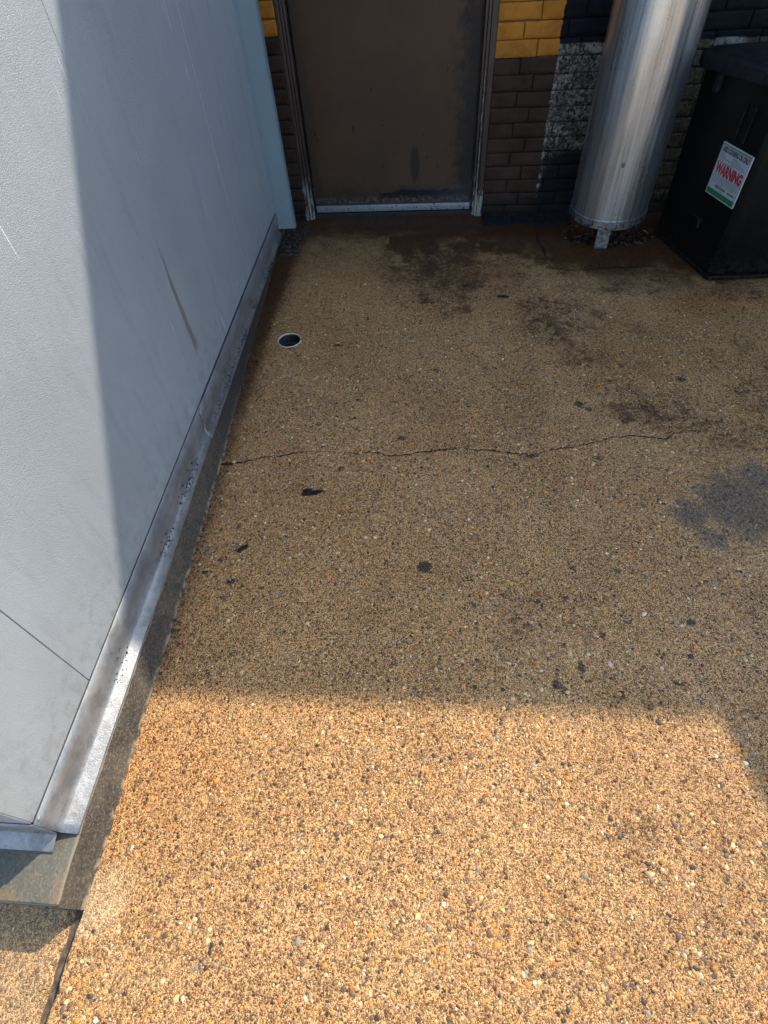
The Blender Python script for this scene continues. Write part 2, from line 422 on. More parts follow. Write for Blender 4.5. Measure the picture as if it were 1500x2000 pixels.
    t.set('Normal', t.bump(t.M('ADD', h, t.M('MULTIPLY', t.noise(45, 4, 0.65), 1.6)), 1.0, 0.0024))
    return t.m
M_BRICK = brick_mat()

def door_mat():
    t = NT("brown_steel_door")
    n = t.noise(3.2, 5, 0.6)
    c = t.mix(t.sst(n, 0.3, 0.7), (0.047, 0.0265, 0.0145), (0.062, 0.0350, 0.0190))
    sm = t.noise(16, 5, 0.75)
    # hand grime up the latch side, boot scuffs along the bottom
    g = t.M('ADD', t.sst(t.x, 0.70, 0.915), t.M('MULTIPLY', t.M('SUBTRACT', sm, 0.5), 1.7))
    c = t.mix(t.M('MULTIPLY', t.sst(g, 0.30, 0.95), 0.9), c, (0.011, 0.009, 0.008))
    b = t.M('MULTIPLY', t.sst(t.z, 0.035, 0.075), t.sst(t.z, 0.075, 0.13, 1, 0))
    b = t.M('MULTIPLY', b, t.sst(t.x, 0.15, 0.6))
    b2 = t.sst(t.M('ADD', b, t.M('MULTIPLY', t.M('SUBTRACT', sm, 0.5), 1.5)), 0.38, 0.7)
    lw = t.M('ADD', t.sst(t.z, 0.02, 0.30, 1, 0), t.M('MULTIPLY', t.M('SUBTRACT', sm, 0.5), 1.3))
    c = t.mix(t.M('MULTIPLY', t.sst(lw, 0.45, 1.1), 0.6), c, (0.014, 0.010, 0.009))
    ls = t.M('ADD', t.sst(t.x, 0.14, 0.0), t.M('MULTIPLY', t.M('SUBTRACT', sm, 0.5), 1.3))
    c = t.mix(t.M('MULTIPLY', t.sst(ls, 0.4, 1.1), 0.6), c, (0.018, 0.014, 0.013))
    c = t.mix(t.M('MULTIPLY', b2, 0.95), c, (0.004, 0.004, 0.005))
    lb = t.M('MULTIPLY', t.sst(t.z, 0.030, 0.045), t.sst(t.z, 0.05, 0.085, 1, 0))
    c = t.mix(t.M('MULTIPLY', t.M('MULTIPLY', lb, t.sst(t.noise(40, 4, 0.7), 0.42, 0.62)), 0.5), c, (0.12, 0.115, 0.12))
    c = t.mix(t.M('MULTIPLY', t.M('MULTIPLY', t.sst(t.z, 0.05, 0.20, 1, 0), t.sst(t.x, 0.55, 0.88)), 0.22), c, (0.085, 0.078, 0.09))
    # drips and the oval smear
    for (x, z, rx, rz, k) in ((0.592, 0.237, 0.026, 0.088, 0.75), (0.260, 0.415, 0.010, 0.017, 0.6), (0.370, 0.586, 0.007, 0.011, 0.5), (0.292, 0.521, 0.006, 0.010, 0.4),
                              (0.64, 0.38, 0.005, 0.008, 0.7), (0.66, 0.27, 0.006, 0.007, 0.8), (0.42, 0.43, 0.005, 0.006, 0.7), (0.41, 0.23, 0.007, 0.009, 0.6),
                              (0.05, 0.40, 0.006, 0.008, 0.9), (0.06, 0.37, 0.005, 0.006, 0.9), (0.76, 0.66, 0.006, 0.009, 0.7), (0.72, 0.22, 0.006, 0.008, 0.6), (0.48, 0.30, 0.005, 0.006, 0.6), (0.79, 0.33, 0.005, 0.007, 0.7), (0.20, 0.52, 0.005, 0.008, 0.4), (0.53, 0.12, 0.006, 0.006, 0.6)):
        c = t.mix(t.M('MULTIPLY', t.ell(t.x, t.z, x, z, rx, rz, 0.22), k), c, (0.014, 0.010, 0.008))
    dots = t.sst(t.noise(85, 2, 0.5), 0.73, 0.76)
    c = t.mix(t.M('MULTIPLY', dots, 0.6), c, (0.02, 0.018, 0.016))
    ch = t.M('MULTIPLY', t.sst(t.noise(120, 3, 0.6), 0.70, 0.74), t.sst(t.x, 0.72, 0.9))
    c = t.mix(t.M('MULTIPLY', ch, 0.6), c, (0.35, 0.34, 0.33))
    t.set('Base Color', c); t.set('Specular IOR Level', 0.22); t.set('Roughness', t.lin(sm, 0.3, 0.7, 0.42, 0.62))
    t.set('Normal', t.bump(t.M('ADD', t.noise(140, 3), t.M('MULTIPLY', t.noise(6, 2), 3)), 0.5, 0.0008))
    return t.m
M_DOOR = door_mat()

def frame_mat():
    t = NT("brown_door_frame_paint")
    n = t.noise(20, 5, 0.65, t.scl(t.pos, (1, 1, 0.25)))
    c = t.mix(t.sst(n, 0.3, 0.7), (0.030, 0.019, 0.014), (0.048, 0.030, 0.022))
    # peeled paint: pale primer on the lowest part
    p = t.noise(45, 4, 0.7, t.scl(t.pos, (1, 1, 0.22)))
    low = t.sst(t.z, -0.02, 0.36, 1, 0)
    pm = t.M('MULTIPLY', t.sst(t.M('ADD', p, t.M('MULTIPLY', low, 0.18)), 0.64, 0.68), low)
    line = t.M('ABSOLUTE', t.M('SUBTRACT', t.x, t.M('ADD', 0.944, t.M('MULTIPLY', t.M('SUBTRACT', t.noise(16, 3), 0.5), 0.012))))
    wid = t.M('ADD', 0.0016, t.M('MULTIPLY', t.sst(t.z, -0.03, 0.16, 1, 0), 0.010))
    lm = t.M('MULTIPLY', t.M('LESS_THAN', line, wid), t.M('MULTIPLY', t.sst(t.z, 0.55, 0.75, 1, 0), t.sst(t.noise(30, 4, 0.7), 0.45, 0.52)))
    c = t.mix(t.M('MAXIMUM', pm, lm), c, (0.24, 0.24, 0.23))
    t.set('Base Color', c); t.set('Roughness', 0.5)
    t.set('Normal', t.bump(t.noise(90, 4), 0.6, 0.001))
    return t.m
M_FRAME = frame_mat()

def strip_mat():
    t = NT("aluminium_strip")
    n = t.noise(60, 4, 0.7)
    c = t.mix(t.sst(n, 0.35, 0.7), (0.16, 0.185, 0.20), (0.26, 0.285, 0.30))
    c = t.mix(t.sst(t.M('ADD', n, t.M('MULTIPLY', t.sst(t.x, 0.3, 0.9), 0.05)), 0.60, 0.66), c, (0.04, 0.04, 0.04))
    t.set('Base Color', c); t.set('Metallic', 0.3); t.set('Roughness', 0.5)
    return t.m
M_STRIP = strip_mat()

def duct_mat():
    t = NT("weathered_duct_steel")
    st = t.noise(60, 4, 0.6, t.scl(t.pos, (1, 1, 0.03)))
    cl = t.noise(7, 5, 0.65)
    c = t.mix(t.sst(st, 0.35, 0.65), (0.40, 0.42, 0.44), (0.60, 0.63, 0.66))
    c = t.mix(t.M('MULTIPLY', t.sst(cl, 0.5, 0.7), 0.30), c, (0.34, 0.33, 0.32))
    sp = t.sst(t.noise(85, 5, 0.8), 0.57, 0.66)
    lo = t.sst(t.z, 0.05, 0.55, 1.0, 0.35)
    c = t.mix(t.M('MULTIPLY', t.M('MULTIPLY', sp, lo), 0.8), c, (0.08, 0.062, 0.045))
    low = t.M('MULTIPLY', t.sst(t.z, 0.10, 0.155, 1, 0), t.sst(t.noise(50, 4, 0.7), 0.48, 0.56))
    c = t.mix(t.M('MULTIPLY', low, 0.8), c, (0.04, 0.033, 0.028))
    rn = t.M('MULTIPLY', t.sst(t.noise(80, 3, 0.6, t.scl(t.pos, (1, 1, 0.012))), 0.66, 0.70), t.sst(t.z, 0.15, 0.3))
    c = t.mix(t.M('MULTIPLY', rn, 0.3), c, (0.66, 0.55, 0.45))
    fs = t.sst(t.noise(240, 3, 0.7), 0.56, 0.72)
    c = t.mix(t.M('MULTIPLY', fs, 0.35), c, (0.16, 0.14, 0.12))
    t.set('Base Color', c); t.set('Metallic', t.M('SUBTRACT', 0.95, t.M('MULTIPLY', t.M('MULTIPLY', sp, lo), 0.6)))
    t.set('Roughness', t.M('ADD', t.lin(st, 0.3, 0.7, 0.25, 0.34), t.M('MULTIPLY', t.sst(cl, 0.4, 0.7), 0.04)))
    b1 = t.bump(st, 0.35, 0.0006)
    t.set('Normal', t.bump(t.noise(4, 2), 0.16, 0.006, b1))
    return t.m
M_DUCT = duct_mat()

def bin_mat():
    t = NT("black_bin_paint")
    n = t.noise(6, 5, 0.65); f = t.noise(45, 5, 0.75)
    c = t.mix(t.sst(n, 0.3, 0.7), (0.0018, 0.0017, 0.0018), (0.0036, 0.0034, 0.0034))
    c = t.mix(t.M('MULTIPLY', t.sst(f, 0.58, 0.78), 0.18), c, (0.020, 0.017, 0.014))
    low = t.M('MULTIPLY', t.sst(t.z, 0.0, 0.16, 1, 0), t.sst(f, 0.4, 0.6))
    c = t.mix(t.M('MULTIPLY', low, 0.4), c, (0.030, 0.022, 0.016))
    t.set('Base Color', c); t.set('Specular IOR Level', 0.14); t.set('Roughness', t.lin(f, 0.3, 0.7, 0.30, 0.55))
    t.set('Normal', t.bump(t.M('ADD', t.noise(150, 3), t.M('MULTIPLY', n, 4)), 0.5, 0.0012))
    return t.m
M_BIN = bin_mat()
def lid_mat():
    t = NT("dusty_black_lid")
    n = t.noise(5, 5, 0.7); f = t.noise(60, 4, 0.7)
    c = t.mix(t.sst(n, 0.35, 0.65), (0.0045, 0.0045, 0.005), (0.011, 0.011, 0.012))
    c = t.mix(t.M('MULTIPLY', t.sst(f, 0.5, 0.7), 0.25), c, (0.06, 0.06, 0.063))
    t.set('Base Color', c); t.set('Specular IOR Level', 0.16); t.set('Roughness', 0.62)
    t.set('Normal', t.bump(t.M('ADD', f, t.M('MULTIPLY', n, 3)), 0.6, 0.0012))
    return t.m
M_LID = lid_mat()
M_DARK = simple("dark_gap_filler", (0.012, 0.012, 0.012), 0.8)
M_SEAL = simple("dark_seam_sealant", (0.10, 0.105, 0.11), 0.7)
M_WHITE = simple("white_label_vinyl", (0.30, 0.325, 0.335), 0.4, namp=0.06)
M_GREEN = simple("green_label_ink", (0.010, 0.115, 0.05), 0.4, namp=0.1)
M_RED = simple("red_label_ink", (0.26, 0.008, 0.03), 0.4, namp=0.08)
M_INK = simple("black_label_ink", (0.03, 0.04, 0.045), 0.4, namp=0.1)
M_GREYINK = simple("faded_label_ink", (0.12, 0.135, 0.145), 0.4, namp=0.1)
M_PVC = simple("grimy_white_pvc", (0.40, 0.37, 0.32), 0.5, namp=0.35, nscale=60)
M_PIPEIN = simple("stained_pipe_inside", (0.035, 0.032, 0.028), 0.5, namp=0.5, nscale=40)
M_TAR = simple("black_tar_flake", (0.014, 0.012, 0.011), 0.6, namp=0.4, bscale=300, bdist=0.001, spec=0.15)
M_BLOCK = simple("grey_block", (0.24, 0.23, 0.215), 0.85, namp=0.15, nscale=12)
M_ROOF = simple("roof_metal", (0.20, 0.20, 0.20), 0.6)
M_LEDGE = simple("slate_blue_ledge_paint", (0.009, 0.009, 0.009), 0.75, namp=0.5, nscale=40, bscale=90, bdist=0.002, spec=0.08)
M_SOIL = simple("black_crumbs", (0.030, 0.024, 0.020), 0.8, namp=0.5, nscale=120)

# ------------------------------------------------------------------ floor
STAINS = [('tar', 0.739, -0.727, 0.1951, 0.285, 0.75),
 ('tar', 0.688, -0.872, 0.101, 0.138, 0.5),
 ('tar', 0.389, -0.204, 0.2073, 0.1122, 0.7),
 ('tar', 0.742, -0.191, 0.2604, 0.087, 0.6),
 ('tar', 0.865, -0.465, 0.1632, 0.1371, 0.45),
 ('tar', 1.49, -1.792, 0.104, 0.0645, 0.8),
 ('tar', 1.617, -1.849, 0.139, 0.0618, 0.75),
 ('tar', 1.387, -1.672, 0.06, 0.0559, 0.45),
 ('tar', 1.443, -1.836, 0.047, 0.0286, 0.9),
 ('tar', 1.328, -1.111, 0.16, 0.1031, 0.5),
 ('tar', 1.152, -0.999, 0.084, 0.0874, 0.4),
 ('tar', 1.315, -1.421, 0.069, 0.0778, 0.6),
 ('tar', 1.475, -1.526, 0.123, 0.0479, 0.4),
 ('tar', 1.985, -1.688, 0.095, 0.1385, 0.55),
 ('tar', 1.881, -1.461, 0.102, 0.0709, 0.35),
 ('tar', 2.121, -0.967, 0.102, 0.0535, 0.5),
 ('tar', 1.653, -2.648, 0.042, 0.1006, 0.35),
 ('tar', 0.953, -2.712, 0.051, 0.0943, 0.35),
 ('tar', 1.077, -2.65, 0.0891, 0.1452, 0.22),
 ('tar', 1.169, -3.243, 0.0321, 0.051, 0.4),
 ('tar', 0.955, -2.311, 0.033, 0.1043, 0.25),
 ('tar', 0.376, -1.411, 0.091, 0.0371, 0.2),
 ('tar', 1.466, -1.235, 0.177, 0.0783, 0.3),
 ('tar', 0.011, -0.486, 0.1711, 0.1394, 0.3),
 ('spot', 0.684, -2.514, 0.023, 0.019, 1),
 ('spot', 0.086, -2.457, 0.017, 0.0102, 1),
 ('spot', 0.071, -2.469, 0.014, 0.0082, 0.9),
 ('spot', 0.096, -2.449, 0.0071, 0.0165, 0.9),
 ('spot', -0.018, -2.555, 0.026, 0.0051, 1),
 ('spot', 0.073, -2.586, 0.015, 0.0114, 0.9),
 ('spot', 1.119, -2.829, 0.02, 0.0324, 1),
 ('spot', 1.044, -2.879, 0.016, 0.0132, 1),
 ('spot', 1.061, -2.895, 0.012, 0.0192, 0.9),
 ('spot', 1.21, -2.898, 0.008, 0.0112, 1),
 ('spot', 1.188, -2.728, 0.011, 0.0112, 0.9),
 ('spot', 1.271, -2.687, 0.012, 0.0092, 0.9),
 ('spot', 1.446, -2.681, 0.014, 0.0114, 1),
 ('spot', 1.143, -2.507, 0.011, 0.0112, 0.9),
 ('spot', 1.276, -2.513, 0.012, 0.0114, 0.9),
 ('spot', 0.921, -2.609, 0.012, 0.011, 0.9),
 ('spot', 1.02, -2.627, 0.011, 0.008, 0.9),
 ('spot', 0.831, -2.645, 0.01, 0.01, 0.8),
 ('spot', 1.368, -2.862, 0.018, 0.0085, 1),
 ('spot', 0.589, -1.942, 0.016, 0.013, 0.9),
 ('spot', 0.373, -2.1, 0.013, 0.015, 0.9),
 ('spot', 0.278, -1.354, 0.021, 0.0112, 1),
 ('spot', 0.664, -1.771, 0.013, 0.015, 0.8),
 ('spot', 0.719, -1.539, 0.017, 0.013, 0.8),
 ('spot', 0.821, -3.095, 0.023, 0.007, 0.8),
 ('spot', 0.828, -3.168, 0.015, 0.01, 0.8),
 ('spot', 0.95, -3.097, 0.01, 0.012, 0.5),
 ('spot', 1.19, -3.175, 0.01, 0.0082, 0.8),
 ('spot', 0.869, -3.422, 0.006, 0.0071, 1),
 ('spot', 1.065, -2.028, 0.022, 0.0122, 1),
 ('spot', 0.86, -0.863, 0.018, 0.014, 1),
 ('spot', 1.703, -1.593, 0.02, 0.0175, 0.9),
 ('spot', 0.419, -1.892, 0.012, 0.015, 0.7),
 ('spot', 1.039, -2.889, 0.027, 0.0081, 0.4),
 ('spot', 1.303, -2.038, 0.014, 0.0124, 0.8),
 ('spot', 1.275, -1.749, 0.018, 0.0181, 0.9),
 ('spot', 1.31, -1.778, 0.013, 0.0153, 0.8),
 ('spot', 0.418, -2.806, 0.013, 0.012, 0.6),
 ('spot', 1.151, -2.82, 0.025, 0.0446, 0.3),
 ('spot', 0.969, -2.611, 0.016, 0.0241, 0.4),
 ('spot', 0.952, -2.549, 0.018, 0.015, 0.4),
 ('spot', 1.417, -2.28, 0.019, 0.0114, 0.3),
 ('spot', 0.941, -3.245, 0.009, 0.0081, 0.5),
 ('spot', 0.944, -3.16, 0.01, 0.01, 0.6),
 ('rust', 2.007, -1.042, 0.2671, 0.1076, 0.6),
 ('rust', 1.14, -0.273, 0.1672, 0.0893, 0.7),
 ('rust', 1.573, -1.458, 0.308, 0.171, 0.3),
 ('rust', 0.918, -0.807, 0.1271, 0.0951, 0.5),
 ('rust', 0.042, -3.135, 0.1983, 0.1518, 0.35),
 ('rust', 0.243, -1.255, 0.3551, 0.301, 0.15),
 ('rust', 0.985, -2.821, 0.013, 0.012, 1),
 ('rust', 1.632, -0.605, 0.2772, 0.0784, 0.6),
 ('pale', -0.037, -3.416, 0.0821, 0.0858, 0.8),
 ('pale', 1.793, -2.044, 0.104, 0.1009, 0.3),
 ('pale', 0.171, -3.001, 0.0831, 0.0667, 0.2),
 ('pale', 0.001, -3.356, 0.0601, 0.0702, 0.3),
 ('tar', 1.243, -1.231, 0.101, 0.0979, 0.6),
 ('tar', 1.363, -1.457, 0.095, 0.0628, 0.55),
 ('tar', 1.45, -1.656, 0.099, 0.0633, 0.55),
 ('tar', 1.586, -1.748, 0.096, 0.066, 0.6),
 ('tar', 1.706, -1.862, 0.11, 0.0519, 0.55),
 ('tar', 1.809, -1.942, 0.089, 0.0547, 0.5),
 ('tar', 1.216, -1.066, 0.118, 0.0684, 0.5),
 ('tar', 2.023, -1.462, 0.081, 0.1053, 0.45),
 ('tar', 1.916, -1.888, 0.054, 0.111, 0.5),
 ('tar', 0.577, -0.564, 0.1631, 0.1581, 0.5),
 ('tar', 0.789, -0.922, 0.124, 0.178, 0.55),
 ('tar', 0.264, -0.134, 0.1813, 0.0772, 0.7),
 ('tar', 1.128, -0.42, 0.1632, 0.1004, 0.5),
 ('tar', 0.036, -0.25, 0.1201, 0.0615, 0.6),
 ('tar', 1.065, -0.883, 0.1481, 0.1144, 0.35),
 ('tar', 1.695, -0.901, 0.2121, 0.0687, 0.45),
 ('ash', 1.712, -2.242, 0.163, 0.1743, 1.0),
 ('ash', 1.55, -2.299, 0.081, 0.0859, 0.9),
 ('ash', 1.598, -2.38, 0.063, 0.051, 0.9),
 ('ash', 1.82, -2.116, 0.101, 0.0971, 0.8)]
CRACKS = [[(-0.12, -2.09), (-0.094, -2.085), (-0.009, -2.074), (0.083, -2.044), (0.159, -2.032), (0.234, -2.01), (0.313, -2.015), (0.43, -2.024), (0.486, -2.012), (0.55, -2.033), (0.621, -2.022), (0.697, -2.005), (0.81, -1.991), (0.922, -2.003), (0.996, -2.013), (1.069, -2.022), (1.127, -1.996), (1.202, -1.985), (1.279, -1.963), (1.378, -1.927), (1.453, -1.919), (1.516, -1.924), (1.558, -1.939), (1.605, -1.899), (1.718, -1.884), (1.784, -1.908), (1.853, -1.916), (1.928, -1.904), (2.1, -1.87), (2.4, -1.88)],
          [(0.935, -3.404), (1.074, -3.393), (1.125, -3.401), (1.188, -3.441), (1.202, -3.424), (1.238, -3.403), (1.3, -3.401), (1.349, -3.392), (1.45, -3.41)],
          [(1.20, -3.0), (1.30, -2.985), (1.36, -3.0)],
          [(1.278, -0.30), (1.262, -0.42), (1.285, -0.52), (1.283, -0.62), (1.31, -0.715), (1.38, -0.735), (1.47, -0.725), (1.58, -0.715), (1.70, -0.705), (1.86, -0.700)]]
EDGE_X = -0.062      # left edge of the slab in front of the kerb

def smooth(a, b, v):
    t = np.clip((v - a) / (b - a), 0, 1); return t * t * (3 - 2 * t)
_perm = rng.random((256, 256))
def vnoise(x, y, s):
    x, y = x * s, y * s
    xi, yi = np.floor(x).astype(int), np.floor(y).astype(int); fx, fy = x - xi, y - yi
    fx, fy = fx * fx * (3 - 2 * fx), fy * fy * (3 - 2 * fy)
    g = lambda a, b: _perm[a & 255, b & 255]
    return (g(xi, yi) * (1 - fx) + g(xi + 1, yi) * fx) * (1 - fy) + (g(xi, yi + 1) * (1 - fx) + g(xi + 1, yi + 1) * fx) * fy
def fbm(x, y, s, o=4):
    r, a = 0, 0.5
    for k in range(o): r = r + a * vnoise(x + 3.7 * k, y - 5.1 * k, s * 2 ** k); a *= 0.5
    return r / (1 - 0.5 ** o)
DR = (0.049, -1.309)   # drain
PIT = (1.655, -0.315, 0.235, 0.165)
def floor_z(x, y):
    z = (fbm(x, y, 1.3, 3) - 0.5) * 0.006 + (fbm(x, y, 14, 3) - 0.5) * 0.0030
    z = z - 0.034 * smooth(-0.42, -0.10, y)
    d = np.sqrt(((x - PIT[0]) / PIT[2]) ** 2 + ((y - PIT[1]) / PIT[3]) ** 2) + (fbm(x, y, 9, 3) - 0.5) * 0.25
    z = z - 0.055 * smooth(1.12, 0.86, d)
    x0_, y0_ = x, y; x = x + (fbm(x, y, 16, 3) - 0.5) * 0.05; y = y + (fbm(x, y, 13, 3) - 0.5) * 0.05
    patch = smooth(1.27, 1.30, x) * smooth(-0.735, -0.70, y) * smooth(2.0, 1.85, x)
    z = z - 0.006 * patch; x, y = x0_, y0_
    near = smooth(0.10, 0.052, np.hypot(x - DR[0], y - DR[1]))
    z = z * (1 - near) - 0.0015 * near
    return z
def gap_spaced(pts):
    out = [pts[0][0]]
    for (a, b, h) in pts:
        n = max(1, int(round((b - a) / h))); out += list(a + (b - a) * (np.arange(n) + 1) / n)
    return np.array(out)
XS = np.concatenate([[-40, -15, -6, -2.5, -1, -0.45], gap_spaced([(-0.25, EDGE_X, 0.0045), (EDGE_X, 1.95, 0.0045), (1.95, 2.5, 0.010)]), [2.7, 3.2, 4.5, 8, 18, 40]])
YS = np.concatenate([[-40, -18, -9, -5.5, -4.3], gap_spaced([(-3.80, -3.43, 0.0045), (-3.43, -2.12, 0.0045), (-2.12, -1.84, 0.0030), (-1.84, -1.0, 0.006), (-1.0, 0.04, 0.0085)]), [0.3, 1.5, 6, 18, 40]])
def attrs(X, Y):
    A = {k: np.zeros(X.shape, np.float32) for k in ('tar', 'spot', 'rust', 'pale', 'crack', 'grime', 'ash')}
    wx = X + (fbm(X, Y, 22, 3) - 0.5) * 0.05; wy = Y + (fbm(X + 9, Y + 4, 22, 3) - 0.5) * 0.05
    fx = X + (fbm(X, Y, 130, 2) - 0.5) * 0.010; fy = Y + (fbm(X + 9, Y + 4, 130, 2) - 0.5) * 0.010
    rs = random.Random(4); lst = []
    for (kind, x, y, rx, ry, s) in STAINS:
        if kind in ('tar',) and rx > 0.03 and ry > 0.03:
            nf = 1.0 + 0.35 * (y > -1.3); s = min(1.0, s * nf)
            lst.append((kind, x, y, rx * 1.5, ry * 1.45, s * 0.66))
            for k in range(9):
                a_, q_ = rs.uniform(0, 6.28), math.sqrt(rs.random())
                f_ = rs.uniform(0.16, 0.42)
                lst.append((kind, x + math.cos(a_) * rx * q_, y + math.sin(a_) * ry * q_, max(0.031, rx * f_), max(0.02, ry * f_ * rs.uniform(0.6, 1.2)), s * rs.uniform(0.6, 1.05)))
        else: lst.append((kind, x, y, rx, ry, s))
    for (kind, x, y, rx, ry, s) in lst:
        big = rx > 0.03 or ry > 0.03
        px, py = (wx, wy) if big else (fx, fy)
        d = np.sqrt(((px - x) / rx) ** 2 + ((py - y) / ry) ** 2)
        v = s * (smooth(1.45, 0.25, d) if big else smooth(1.5, 0.7, d))
        A[kind] = np.maximum(A[kind], v)
    for line in CRACKS:
        jit = (fbm(X, Y, 45, 3) - 0.5) * 0.014
        for (a, b) in zip(line[:-1], line[1:]):
            a, b = np.array(a), np.array(b); L2 = ((b - a) ** 2).sum()
            m = (X > min(a[0], b[0]) - .03) & (X < max(a[0], b[0]) + .03) & (Y > min(a[1], b[1]) - .04) & (Y < max(a[1], b[1]) + .04)
            xx, yy = X[m], Y[m] + jit[m]
            t = np.clip(((xx - a[0]) * (b[0] - a[0]) + (yy - a[1]) * (b[1] - a[1])) / L2, 0, 1)
            d = np.hypot(xx - a[0] - t * (b[0] - a[0]), yy - a[1] - t * (b[1] - a[1]))
            w = 0.0024 + 0.0042 * (vnoise(xx, yy, 11) - 0.45)
            w = np.maximum(w, 0.0008)
            if line is CRACKS[1] or line is CRACKS[2]: w = w * 0.36
            if line is CRACKS[3]: w = w * (0.8 + 3.2 * vnoise(xx, yy, 7))
            kf = 0.62 if (line is CRACKS[1] or line is CRACKS[2]) else (1.0 - 0.35 * smooth(1.35, 1.7, xx) if line is CRACKS[0] else 1.0)
            A['crack'][m] = np.maximum(A['crack'][m], kf * (1 - smooth(w * 0.5, w * 1.9, d)))
    blot = fbm(X, Y, 2.6, 4)
    g = 0.05 + 0.66 * smooth(-1.15, -0.02, Y) * (0.8 + 1.1 * (blot - 0.5)) + 0.50 * smooth(-0.46, -0.12, Y + (blot - 0.5) * 0.3)  # towards the door: dirt, with light falloff put into the colour
    g = g + 0.22 * smooth(0.50, 0.70, fbm(X + 7, Y + 3, 3.1, 4)) * smooth(0.3, 1.3, X) * smooth(-2.3, -1.7, Y)
    dk_ = fbm(X + 2, Y + 8, 8, 4)
    g = g + 0.35 * smooth(0.44, 0.62, dk_) * smooth(-1.1, -0.6, Y) * smooth(0.3, 0.6, X)
    g = g + 0.55 * smooth(0.42, 0.60, dk_) * smooth(-0.62, -0.35, Y) * smooth(0.1, 0.4, X)
    g = g + 0.16 * smooth(0.8, 1.35, X + (blot - 0.5) * 0.6) * smooth(-2.7, -2.95, Y)
    g = g + 0.5 * smooth(0.10, -0.10, X) * smooth(-2.9, -1.0, Y) * 0.6
    g = g + 0.45 * smooth(0.02, -0.07, X + 0.05 * smooth(-3.0, -0.3, Y)) * smooth(-3.1, -2.8, Y)
    wX = X + (fbm(X, Y, 9, 4) - 0.5) * 0.22; wY = Y + (fbm(X + 5, Y, 9, 4) - 0.5) * 0.22
    g = g + 0.55 * smooth(1.20, 1.36, wX) * smooth(-0.86, -0.55, wY) + 0.5 * np.exp(-((wX - 1.33) / 0.10) ** 2) * smooth(-0.60, -0.25, wY) + 0.42 * smooth(0.9, 2.0, X) * smooth(-1.45, -0.55, Y + (blot - 0.5) * 0.8)
    g = g + 0.30 * np.exp(-((X + 0.08) / 0.05) ** 2) * smooth(-2.2, -0.6, Y)
    A['grime'] = np.clip(g, 0, 1).astype(np.float32)
    return A
XX, YY = np.meshgrid(XS, YS)
ZZ = floor_z(XX, YY)
AT = attrs(XX, YY)
ZZ = ZZ - 0.003 * AT['crack']
nx, ny = len(XS), len(YS)
ii, jj = np.meshgrid(np.arange(nx - 1), np.arange(ny - 1))
cxm = (XS[:-1] + XS[1:])[ii] / 2; cym = (YS[:-1] + YS[1:])[jj] / 2
keep = ~((cxm < EDGE_X) & (cym < -3.43)) & (np.hypot(cxm - DR[0], cym - DR[1]) > 0.0495)
i0 = (jj * nx + ii)[keep]
quads = np.stack([i0, i0 + 1, i0 + nx + 1, i0 + nx], 1)
# ragged left edge and the skirt below it
edge_i = int(np.argmin(np.abs(XS - EDGE_X)))
er = [j for j in range(ny) if YS[j] <= -3.4299]
for j in er: XX[j, edge_i] += (fbm(np.array(YS[j] * 1.0), np.array(2.0), 40, 3) - 0.5) * 0.008
verts = np.stack([XX.ravel(), YY.ravel(), ZZ.ravel()], 1)
sk = np.array([[XX[j, edge_i] - 0.002, YS[j], -0.045] for j in er]); n0 = len(verts)
verts = np.concatenate([verts, sk])
skq = np.array([[er[k] * nx + edge_i, er[k + 1] * nx + edge_i, n0 + k + 1, n0 + k] for k in range(len(er) - 1)])
quads = np.concatenate([quads, skq])
def fast_mesh(name, verts, quads, mat):
    me = bpy.data.meshes.new(name)
    me.vertices.add(len(verts)); me.vertices.foreach_set('co', verts.astype(np.float32).ravel())
    me.loops.add(quads.size); me.loops.foreach_set('vertex_index', quads.astype(np.int32).ravel())
    me.polygons.add(len(quads)); me.polygons.foreach_set('loop_start', np.arange(0, quads.size, 4, dtype=np.int32))
    me.materials.append(mat)
    me.update(calc_edges=True); me.validate()
    me.polygons.foreach_set('use_smooth', [True] * len(me.polygons))
    o = bpy.data.objects.new(name, me); C.objects.link(o)
    return o
ground = fast_mesh('ground', verts, quads, M_FLOOR)
for k, a in AT.items():
    at = ground.data.attributes.new(k, 'FLOAT', 'POINT')
    at.data.foreach_set('value', np.concatenate([a.ravel(), np.full(len(sk), 0.3 if k == 'grime' else 0, np.float32)]))
tag(ground, 'stained tan exposed aggregate concrete floor with a long crack', kind='structure')

# the separate slab beside it, in front of the kerb
SX = np.concatenate([[-40, -12, -4, -1.2, -0.5], gap_spaced([(-0.42, -0.0885, 0.005)])])
SY = np.concatenate([[-40, -18, -9, -5.5, -4.3], gap_spaced([(-3.80, -3.43, 0.005)]), [-3.2]])
X2, Y2 = np.meshgrid(SX, SY)
Z2 = -0.006 + (fbm(X2, Y2, 14, 3) - 0.5) * 0.004 - 0.010 * smooth(-0.112, -0.088, X2 + (fbm(X2, Y2, 40, 2) - 0.5) * 0.012)
X2 = X2 + (X2 > -0.095) * (fbm(X2, Y2, 45, 3) - 0.5) * 0.010
v2 = np.stack([X2.ravel(), Y2.ravel(), Z2.ravel()], 1)
n2, m2 = len(SX), len(SY)
q2 = np.array([[j * n2 + i, j * n2 + i + 1, (j + 1) * n2 + i + 1, (j + 1) * n2 + i] for j in range(m2 - 1) for i in range(n2 - 1)])
s2 = np.array([[X2[j, -1] + 0.003, SY[j], -0.045] for j in range(m2)]); k0 = len(v2)
q2 = np.concatenate([q2, np.array([[j * n2 + n2 - 1, k0 + j, k0 + j + 1, (j + 1) * n2 + n2 - 1] for j in range(m2 - 1)])])
slab = fast_mesh('pavement', np.concatenate([v2, s2]), q2, M_FLOOR)
